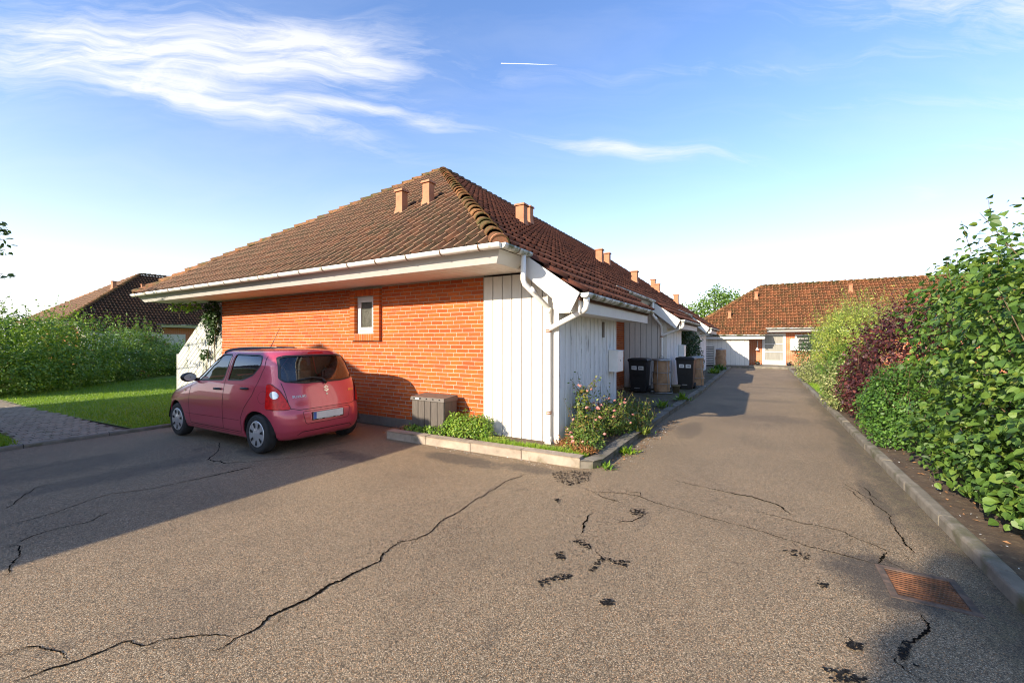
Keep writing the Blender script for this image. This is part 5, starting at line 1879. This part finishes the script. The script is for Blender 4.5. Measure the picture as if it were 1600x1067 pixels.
def plant(name, label, cat, loc, blobs, n, mat, size, tmpl=(OVAL, OVAL_F), nsprig=20, sp_len=.3, sp_n=7, stems=8, stem_r=.014, singles=0,
          shell=.7, inner=.12, group=None, extra=None, up=.55, rand=.55, droop=.5):
    t = thing(name, label, cat, loc, 0, group)
    l0 = np.array(loc)
    bl = [(b_[0] - l0[0], b_[1] - l0[1], b_[2] - l0[2], b_[3], b_[4], b_[5]) for b_ in blobs]
    P, N = crown(bl, n, shell, inner)
    st = []
    if nsprig:
        P2, N2, st = sprigs(bl, nsprig, sp_len, sp_n)
        P, N = np.concatenate([P, P2]), np.concatenate([N, N2])
    Rm = leaf_frames(N, up, rand, droop)
    S = rng.uniform(.5, 1.25, len(P)) * size
    idx = np.arange(len(P))
    if singles:
        dist = np.linalg.norm(P + l0 - np.array(CAMP), axis=1)
        vis = ((P + l0)[:, 1] * .8617 - (P + l0)[:, 0] * .5077)
        xs_ = ((P + l0)[:, 0] * .8617 + (P + l0)[:, 1] * .5077) / np.maximum(vis, .1)
        dist = np.where((xs_ < 1.2), dist, 99)
        o = np.argsort(dist)[:singles]
        me = np_mesh('leaf', tmpl[0], tmpl[1], mat)
        for i in o:
            q = link('leaf', me, t, P[i], Matrix(Rm[i].tolist()).to_euler())
            q.scale = (S[i],) * 3
        idx = np.setdiff1d(idx, o)
    V, F = inst(tmpl[0], tmpl[1], P[idx], Rm[idx], S[idx])
    stuff(link('foliage', np_mesh('foliage', V, F, mat), t))
    sb_ = B()
    bl_ = np.array(bl)
    for _ in range(stems):
        b_ = bl_[random.randrange(len(bl_))]
        e = b_[:3] + norm(rng.normal(size=3)) * b_[3:] * .75
        base = np.array((b_[0] * .6 + random.gauss(0, .1), b_[1] * .6 + random.gauss(0, .1), 0.0))
        mid = base * .45 + e * .55 + rng.normal(0, .06, 3)
        sb_.tube([base, mid, e], [stem_r, stem_r * .7, stem_r * .3], 5, caps=False)
    for a, c in st:
        sb_.tube([a, c], [.005, .002], 4, caps=False)
    if sb_.v:
        stuff(sb_.build('branches', 'stem', t))
    return t


# right hand side, near to far
plant('lilac_shrub', 'tall lilac shrub with large heart shaped leaves at the right edge', 'shrub', (2.5, 6.0, .07),
      [(2.42, 4.7, 1.0, .90, .85, 1.05), (2.30, 5.5, 1.5, .85, .95, 1.15), (2.50, 6.7, 1.70, .95, 1.1, 1.25), (2.85, 8.2, 1.80, .95, 1.3, 1.0), (3.3, 6.6, 1.95, 1.1, 2.4, .85), (2.08, 5.3, .58, .62, .8, .52), (2.15, 6.4, .68, .60, .7, .62), (1.92, 4.75, .42, .45, .6, .34), (1.86, 5.7, .42, .42, .7, .36), (1.90, 6.9, .5, .42, .7, .45), (3.2, 4.6, 1.6, 1.1, 1.0, 1.2)],
      22000, 'leaf_lilac', .074, (HEART, HEART_F), nsprig=80, sp_len=.24, sp_n=8, stems=90, stem_r=.016, singles=300, shell=.62, inner=.22)
plant('green_shrub', 'low dense green shrub with small leaves below the purple shrub', 'shrub', (1.85, 8.7, .07),
      [(1.80, 8.6, .50, .45, .75, .62), (2.1, 8.9, .70, .55, .7, .62), (1.68, 8.0, .28, .30, .45, .30), (1.75, 9.3, .45, .35, .5, .5)], 11000, 'leaf_green', .052, (OVAL, OVAL_F), nsprig=40, sp_len=.15, sp_n=7, stems=10)
plant('purple_shrub', 'dark purple red leaved shrub between green shrubs', 'shrub', (2.15, 10.3, .07),
      [(2.1, 9.9, 1.05, .75, .85, 1.0), (2.4, 10.6, 1.25, .8, .9, .9), (1.72, 9.9, .6, .4, .6, .5), (2.3, 9.4, 1.6, .6, .6, .65), (1.75, 10.8, .7, .45, .7, .6)], 15000, 'leaf_purple', .066, (OVAL, OVAL_F), nsprig=45, sp_len=.35, sp_n=9, stems=14)
plant('variegated_shrub', 'cream edged variegated shrub leaning over the right kerb', 'shrub', (1.6, 12.2, .07),
      [(1.55, 12.1, .55, .38, .7, .55), (1.6, 11.5, .35, .3, .5, .35)], 3800, 'leaf_pale', .055, (OVAL, OVAL_F), nsprig=20, sp_len=.2, sp_n=6)
plant('green_shrub', 'mid green bushy shrub under the yellow green bamboo like shrub', 'shrub', (1.85, 13.2, .07),
      [(1.85, 13.0, .8, .6, 1.1, .75), (2.0, 11.9, .55, .5, .6, .5)], 10000, 'leaf_hedge', .06, (OVAL, OVAL_F), nsprig=20, sp_len=.2, sp_n=6)
plant('bamboo_shrub', 'yellow green narrow leaved upright shrub left of the purple shrub', 'shrub', (2.1, 13.6, .07),
      [(2.0, 13.3, 1.75, .8, 1.0, .6), (2.3, 14.2, 1.9, .8, .9, .7), (1.8, 14.2, 1.4, .6, .9, .7)], 13000, 'leaf_yellow', .08, (LANCE, LANCE_F), nsprig=70, sp_len=.5, sp_n=14, stems=12, droop=.2)
plant('dark_shrub', 'dark glossy evergreen shrub in front of the end house window', 'shrub', (1.85, 20.2, .07),
      [(1.8, 20.2, 1.15, .7, .9, .75), (2.2, 21, 1.3, .7, .8, .8)], 4200, 'leaf_dark', .07, (OVAL, OVAL_F), nsprig=14, sp_len=.2, sp_n=6)
plant('variegated_shrub', 'pale variegated shrub at the far end of the right kerb', 'shrub', (1.6, 19.3, .07),
      [(1.55, 19.3, .65, .5, .8, .6), (1.75, 18.3, .5, .5, .6, .45)], 4500, 'leaf_pale', .06, (OVAL, OVAL_F), nsprig=14, sp_len=.2, sp_n=6)
plant('yellow_shrub', 'tall yellow green shrub in front of the far roof', 'shrub', (2.3, 17.4, .07),
      [(2.2, 17.2, 1.6, .8, 1.0, 1.0), (2.6, 16.4, 1.7, .8, .9, 1.1)], 9000, 'leaf_yellow', .085, (LANCE, LANCE_F), nsprig=50, sp_len=.45, sp_n=12)

# hedge shrubs on the left
HB = [('bright green leafy shrub at the left edge behind the paved path', [(-19.6, 2.2, 1.0, 1.3, 1.3, 1.1), (-20.0, 3.6, 1.35, 1.1, 1.2, 1.15), (-18.7, 3.1, .6, .8, 1.0, .7), (-19.3, 1.2, 1.3, 1.1, 1.1, 1.1), (-19.2, 4.2, .8, .7, .8, .8)], 'leaf_bright', 19000),
      ('tall bright green shrub with long shoots in the hedge', [(-21.2, 5.3, 1.2, 1.1, 1.1, 1.15), (-20.3, 4.9, .7, .9, 1.0, .75), (-21.8, 4.6, 1.3, 1.0, 1.0, 1.2)], 'leaf_bright', 13000),
      ('darker green rounded shrub with rusty flower heads in the hedge', [(-22.9, 7.2, 1.05, 1.2, 1.1, 1.1), (-22.0, 6.5, .65, 1.0, 1.0, .75), (-23.6, 8.0, .9, 1.1, 1.1, 1.0)], 'leaf_hedge', 14000),
      ('dark green shrub in the hedge beside the white board screen', [(-24.9, 10.2, .70, 1.5, 1.6, .80), (-23.9, 9.1, .55, 1.0, 1.0, .65), (-25.5, 11.5, .8, 1.4, 1.4, .8)], 'leaf_green', 13000)]
for lab, bl, mt, n in HB:
    c = bl[0]
    t = plant('hedge_shrub', lab, 'shrub', (c[0], c[1], .03), bl, n, mt, .10, (OVAL, OVAL_F), nsprig=70, sp_len=.55, sp_n=10, stems=14, group='shrubs of the left hedge')
    if 'rusty' in lab:
        P, N = crown([(b_[0] - c[0], b_[1] - c[1], b_[2] - .03, *b_[3:]) for b_ in bl], 900, .98, 0)
        P = P[(np.sin(P[:, 0] * 5) * np.sin(P[:, 1] * 4 + P[:, 2] * 5)) > .55][:160]
        V, F = inst(OVAL, OVAL_F, P, leaf_frames(norm(P)), np.full(len(P), .09))
        stuff(link('flower_heads', np_mesh('flower_heads', V, F, 'leaf_dry'), t))


# trees
def tree(label, loc, h, blobs, n, mat, size, tr=.14, name='tree', limbs=10):
    t = thing(name, label, 'tree', loc)
    l0 = np.array(loc)
    P, N = crown(blobs, n, .55, .2, .3)
    V, F = inst(OVAL, OVAL_F, P, leaf_frames(N, .5, .7), rng.uniform(.6, 1.2, n) * size)
    stuff(link('crown', np_mesh('crown', V, F, mat), t))
    q = B()
    q.tube([(0, 0, -.05), (.03, .02, h * .3), (-.03, .03, h * .6), (0, 0, h * .85)], [tr, tr * .8, tr * .55, tr * .2], 9)
    for _ in range(limbs):
        b_ = blobs[random.randrange(len(blobs))]
        e = np.array(b_[:3]) + norm(rng.normal(size=3)) * np.array(b_[3:]) * .7
        z0 = min(h * random.uniform(.3, .6), max(e[2] - .2, .3))
        q.tube([(0, 0, z0), tuple(np.array((0, 0, z0)) * .5 + e * .5 + [0, 0, .15]), tuple(e)], [tr * .4, tr * .22, tr * .06], 5, caps=False)
    q.build('trunk', 'bark', t)
    return t


tree('broad green tree rising behind the roofs at the end of the drive', (-4.0, 46, 0), 6.5,
     [(0, 0, 5.1, 1.7, 1.7, 1.6), (-2.0, 0, 4.2, 1.4, 1.4, 1.4), (1.6, .2, 5.4, 1.2, 1.2, 1.3), (2.2, 0, 3.9, 1.5, 1.5, 1.2), (-3.2, .3, 3.6, 1.0, 1.0, 1.4), (.3, 0, 6.3, .8, .8, .8)], 5200, 'leaf_hedge', .26)
tree('small tree top peeking over the ridge of the long house', (-13, 46, 0), 6.0, [(0, 0, 5.2, 1.2, 1.2, 1.3), (.8, 0, 4.6, 1.2, 1.2, 1.1)], 1500, 'leaf_hedge', .26)
tree('pale tree top just above the hip of the end house', (.4, 52, 0), 7.0, [(0, 0, 6.0, 1.6, 1.6, 1.2), (-1.2, 0, 5.0, 1.5, 1.5, 1.2)], 1500, 'leaf_green', .26)
tree('slim dark tree behind the hedge at the far left', (-50.5, 12.5, 0), 4.6, [(0, 0, 3.0, .8, .8, 1.3), (0, .2, 4.2, .45, .45, .7)], 1600, 'leaf_dark', .2, .1)
tree('thin young tree above the hedge left of the neighbour roof', (-46, 14.2, 0), 5.2, [(0, 0, 3.6, .55, .55, .9), (.2, .2, 4.7, .35, .35, .7)], 700, 'leaf_green', .2, .08)
tree('dark bushy tree behind the hedge at the left picture edge', (-50, 9.0, 0), 4.0, [(0, 0, 2.6, 1.6, 1.6, 1.2), (-1.5, -.5, 2.4, 1.6, 1.6, 1.0)], 2600, 'leaf_dark', .22, .12)
bt = tree('tree whose dark leafy branch tips enter at the left edge', (-18.4, .9, 0), 4.4,
          [(-.6, -.6, 4.1, 1.5, 1.3, 1.0), (-.2, -.4, 3.4, 1.2, 1.0, .8)], 3200, 'leaf_dark', .14, .13)
q = B(); P = []
for z_, ln in ((3.98, 4.5), (3.75, 4.62), (3.55, 4.42), (3.05, 4.2), (2.4, 4.05), (4.1, 4.3)):
    e = np.array((ln, 1.40, z_))
    q.tube([(.2, .1, 3.3), (ln * .5, .8, z_ + .1), tuple(e)], [.03, .018, .005], 5, caps=False)
    for k in range(26):
        u = 1 - random.random() ** 2 * .35
        P.append(np.array((.2, .1, 3.3)) * (1 - u) + e * u + rng.normal(0, .055, 3))
P = np.array(P)
V, F = inst(OVAL, OVAL_F, P, leaf_frames(norm(rng.normal(size=P.shape)), .9, .4, .1), np.full(len(P), .12))
stuff(link('branch_leaves', np_mesh('branch_leaves', V, F, 'leaf_dark'), bt))
q.build('branch', 'bark', bt)
# unseen tree added for its shade, standing in for the viewer's shadow at lower right
tree('unseen tree added behind the viewer to shade the drain', (-2.6, -9.2, 0), 5.6, [(0.05, 0, 4.95, .75, .85, .75), (.5, .1, 4.5, .55, .6, .5), (-.1, 0, 5.5, .45, .5, .4)], 5200, 'leaf_green', .16, .07)

# climbers
plant('ivy', 'dark ivy climbing the left corner of the brick wall', 'climber', (-12.45, 5.6, .05),
      [(-12.5, 5.62, 2.42, .22, .16, .25), (-12.42, 5.62, 2.1, .14, .14, .35), (-12.75, 5.62, 2.2, .25, .10, .2), (-12.65, 5.62, 1.75, .10, .08, .25), (-12.95, 5.62, 1.25, .15, .07, .13)],
      850, 'leaf_dark', .075, (HEART, HEART_F), nsprig=8, sp_len=.25, sp_n=5, stems=3)
plant('ivy', 'pale leafy shoot hanging under the left end of the eave', 'climber', (-13.6, 5.3, 2.2),
      [(-13.6, 5.3, 2.52, .30, .2, .10), (-13.2, 5.4, 2.5, .2, .15, .08)], 90, 'leaf_bright', .12, (OVAL, OVAL_F), nsprig=6, sp_len=.2, sp_n=4, stems=2)
plant('climbing_shrub', 'dark green climber filling the recess past the second shed', 'climber', (-3.0, 21.3, .06),
      [(-3.0, 21.4, 1.5, .55, .6, .85), (-2.75, 21.2, .8, .45, .5, .7), (-3.2, 21.4, 2.0, .4, .4, .4)], 4200, 'leaf_dark', .085, (OVAL, OVAL_F), nsprig=10, sp_len=.25, sp_n=5)

# flower bed
plant('low_shrub', 'low green plants in the bed in front of the storage chest', 'plant', (-4.2, 5.3, .08),
      [(-4.05, 5.32, .20, .36, .20, .25), (-3.75, 5.40, .20, .22, .18, .24), (-4.55, 5.18, .10, .30, .10, .13), (-4.95, 5.18, .09, .22, .09, .12)], 4200, 'leaf_bright', .042, (OVAL, OVAL_F), nsprig=34, sp_len=.10, sp_n=6, stems=6, stem_r=.006)
plant('low_shrub', 'yellow green weeds along the foot of the white boards', 'plant', (-3.2, 5.35, .08),
      [(-3.35, 5.3, .06, .24, .14, .09), (-2.75, 5.32, .05, .34, .16, .08), (-2.25, 5.3, .05, .22, .16, .09), (-3.0, 5.5, .05, .2, .1, .07)], 2400, 'leaf_yellow', .034, (OVAL, OVAL_F), nsprig=16, sp_len=.06, sp_n=5, stems=0)
rose = plant('rose_bush', 'straggly pink rose bush in the corner bed', 'rose bush', (-2.2, 6.3, .08),
             [(-2.25, 6.0, .26, .24, .40, .24), (-2.15, 6.7, .32, .28, .45, .26), (-2.1, 5.6, .16, .26, .30, .16), (-2.2, 7.4, .28, .30, .40, .26), (-2.38, 6.2, .62, .10, .18, .30), (-2.05, 7.0, .22, .24, .4, .2)],
             8000, 'leaf_rose', .044, (OVAL, OVAL_F), nsprig=55, sp_len=.30, sp_n=9, stems=24, stem_r=.006)
plant('low_shrub', 'low mixed weeds spilling over the kerb behind the roses', 'plant', (-1.95, 8.0, .08),
      [(-1.95, 7.9, .16, .22, .5, .2), (-2.1, 8.4, .2, .25, .3, .22), (-1.8, 7.5, .12, .14, .3, .14)], 2600, 'leaf_rose', .045, (OVAL, OVAL_F), nsprig=30, sp_len=.22, sp_n=8, stems=10, stem_r=.005)
plant('dry_plant', 'dry orange brown stalks at the kerb corner of the bed', 'plant', (-2.05, 5.35, .08),
      [(-2.05, 5.35, .08, .24, .18, .11), (-2.3, 5.5, .1, .2, .2, .12)], 900, 'leaf_dry', .075, (LANCE, LANCE_F), nsprig=10, sp_len=.12, sp_n=5, stems=6, stem_r=.004)
Pf, Nf = crown([(b_[0] + 2.2, b_[1] - 6.3, b_[2] - .08, *b_[3:]) for b_ in [(-2.25, 6.0, .27, .26, .42, .27), (-2.15, 6.7, .34, .3, .45, .29), (-2.1, 5.7, .18, .26, .3, .18), (-2.2, 7.3, .3, .3, .4, .28), (-2.36, 6.2, .64, .12, .18, .34)]], 60, 1.0, 0)
PT = np.array([(0, 0, 0), (.5, .35, .25), (1, 0, .35), (.5, -.35, .25)]); PTF = np.array([(0, 3, 2, 1)])
for p, n_ in zip(Pf, Nf):
    k = 11
    a = np.linspace(0, 4 * math.pi, k, endpoint=False) + random.random() * 6
    tilt = np.repeat([.15, .6, 1.3], [5, 4, 2])
    dd = np.stack([np.cos(a) * np.cos(tilt), np.sin(a) * np.cos(tilt), np.sin(tilt)], 1)
    V, F = inst(PT, PTF, np.zeros((k, 3)), frames(dd, np.repeat([[0, 0, 1.0]], k, 0) + dd * .01), np.full(k, random.uniform(.030, .046)))
    o = link('flower', np_mesh('flower', V, F, 'petal'), rose, p, (random.gauss(.2, .3), random.gauss(0, .3), 0))


# weeds by the kerbs
def weed(label, loc, r, n, mat='leaf_bright', ln=.18):
    t = thing('weed', label, 'weed', loc)
    a = rng.uniform(0, 6.28, n); el_ = rng.uniform(.25, 1.2, n)
    d_ = np.stack([np.cos(a) * np.cos(el_), np.sin(a) * np.cos(el_), np.sin(el_)], 1)
    P = np.stack([rng.normal(0, r * .4, n), rng.normal(0, r * .4, n), np.zeros(n)], 1)
    V, F = inst(LANCE, LANCE_F, P, frames(d_, np.repeat([[0, 0, 1.0]], n, 0)), rng.uniform(.5, 1.2, n) * ln)
    o = link('leaves', np_mesh('leaves', V, F, mat), t)
    stuff(o)


weed('leafy weed growing at the kerb in front of the paper sack', (-1.72, 11.6, .06), .18, 46, ln=.26)
weed('leafy weed at the moss edge of the bin yard', (-2.0, 10.2, .06), .18, 36, ln=.24)
weed('small weed at the outer corner of the flower bed kerb', (-1.68, 5.15, .0), .10, 60, ln=.10)
weed('grassy weed outside the kerb beside the roses', (-1.66, 6.0, .0), .14, 90, 'grass_blade', .13)
weed('tall yellowish weed hanging over the kerb beyond the roses', (-1.72, 7.2, .05), .20, 130, 'leaf_rose', .16)
weed('leafy weeds on the strip before the far gate', (-1.95, 22.6, .06), .3, 90, ln=.3)
weed('green weeds by the foot of the third shed', (-1.95, 25.0, .06), .35, 110, 'leaf_green', .4)
weed('single bright weed on the bare soil near the right kerb', (1.85, 4.3, .075), .05, 14, ln=.09)

# grass blades on the lawns
def blades(name, n, gen, parent, z, h=.05):
    P = np.array([gen() for _ in range(n)])
    P = np.column_stack([P, np.full(n, z)])
    a = rng.uniform(0, 6.28, n)
    w_ = .004 + .004 * rng.random(n); hh = h * rng.uniform(.5, 1.4, n)
    dx_ = np.stack([np.cos(a), np.sin(a), np.zeros(n)], 1) * w_[:, None]
    tip = P + np.stack([rng.normal(0, .4, n) * hh, rng.normal(0, .4, n) * hh, hh], 1)
    V = np.stack([P - dx_, P + dx_, tip], 1).reshape(-1, 3)
    F = np.arange(3 * n).reshape(-1, 3)
    return stuff(link(name, np_mesh(name, V, F, 'grass_blade'), parent))


def lawn_pt():
    while True:
        x = -9.6 - 12 * random.random() ** 1.5; y = random.uniform(2.6, 10)
        hi = 5.85 if x > -12.2 else 10
        lo = 3.10 - (-9.6 - x) * .06 if x > -14.2 else 2.82
        if lo < y < hi and not (x < -20 and y < 4):
            return (x, y)


blades('grass', 60000, lawn_pt, lawn, .03, .045)
blades('grass', 9000, lambda: (random.uniform(-12.2, -9.6), random.uniform(.6, 1.62 if random.random() < .6 else 1.75)), lawn2, .03, .06)
blades('grass', 5000, lambda: (random.uniform(1.45, 3.0), random.uniform(14.2, 18.8)), far_lawn, .09, .06)
blades('grass', 2600, lambda: (random.uniform(-3.6, -1.95), random.gauss(5.22, .06)), soil, .085, .07)

# vapour trail of an aircraft, far away and high
ct = B()
hv = Vector((-.5077, .8617, 0)); rv = Vector((.8617, .5077, 0))
Dd = 3600
pts_ = [hv * Dd + rv * (a * Dd) + Vector((0, 0, b_ * Dd + 1.6)) for a, b_ in ((-.026, .6575), (.02, .6565), (.06, .6552), (.108, .6535))]
ct.tube(pts_, [1.6, 1.8, 1.3, .3], 6)
tag(ct.build('vapour_trail', 'contrail'), 'thin short white vapour trail high in the blue sky', 'vapour trail')
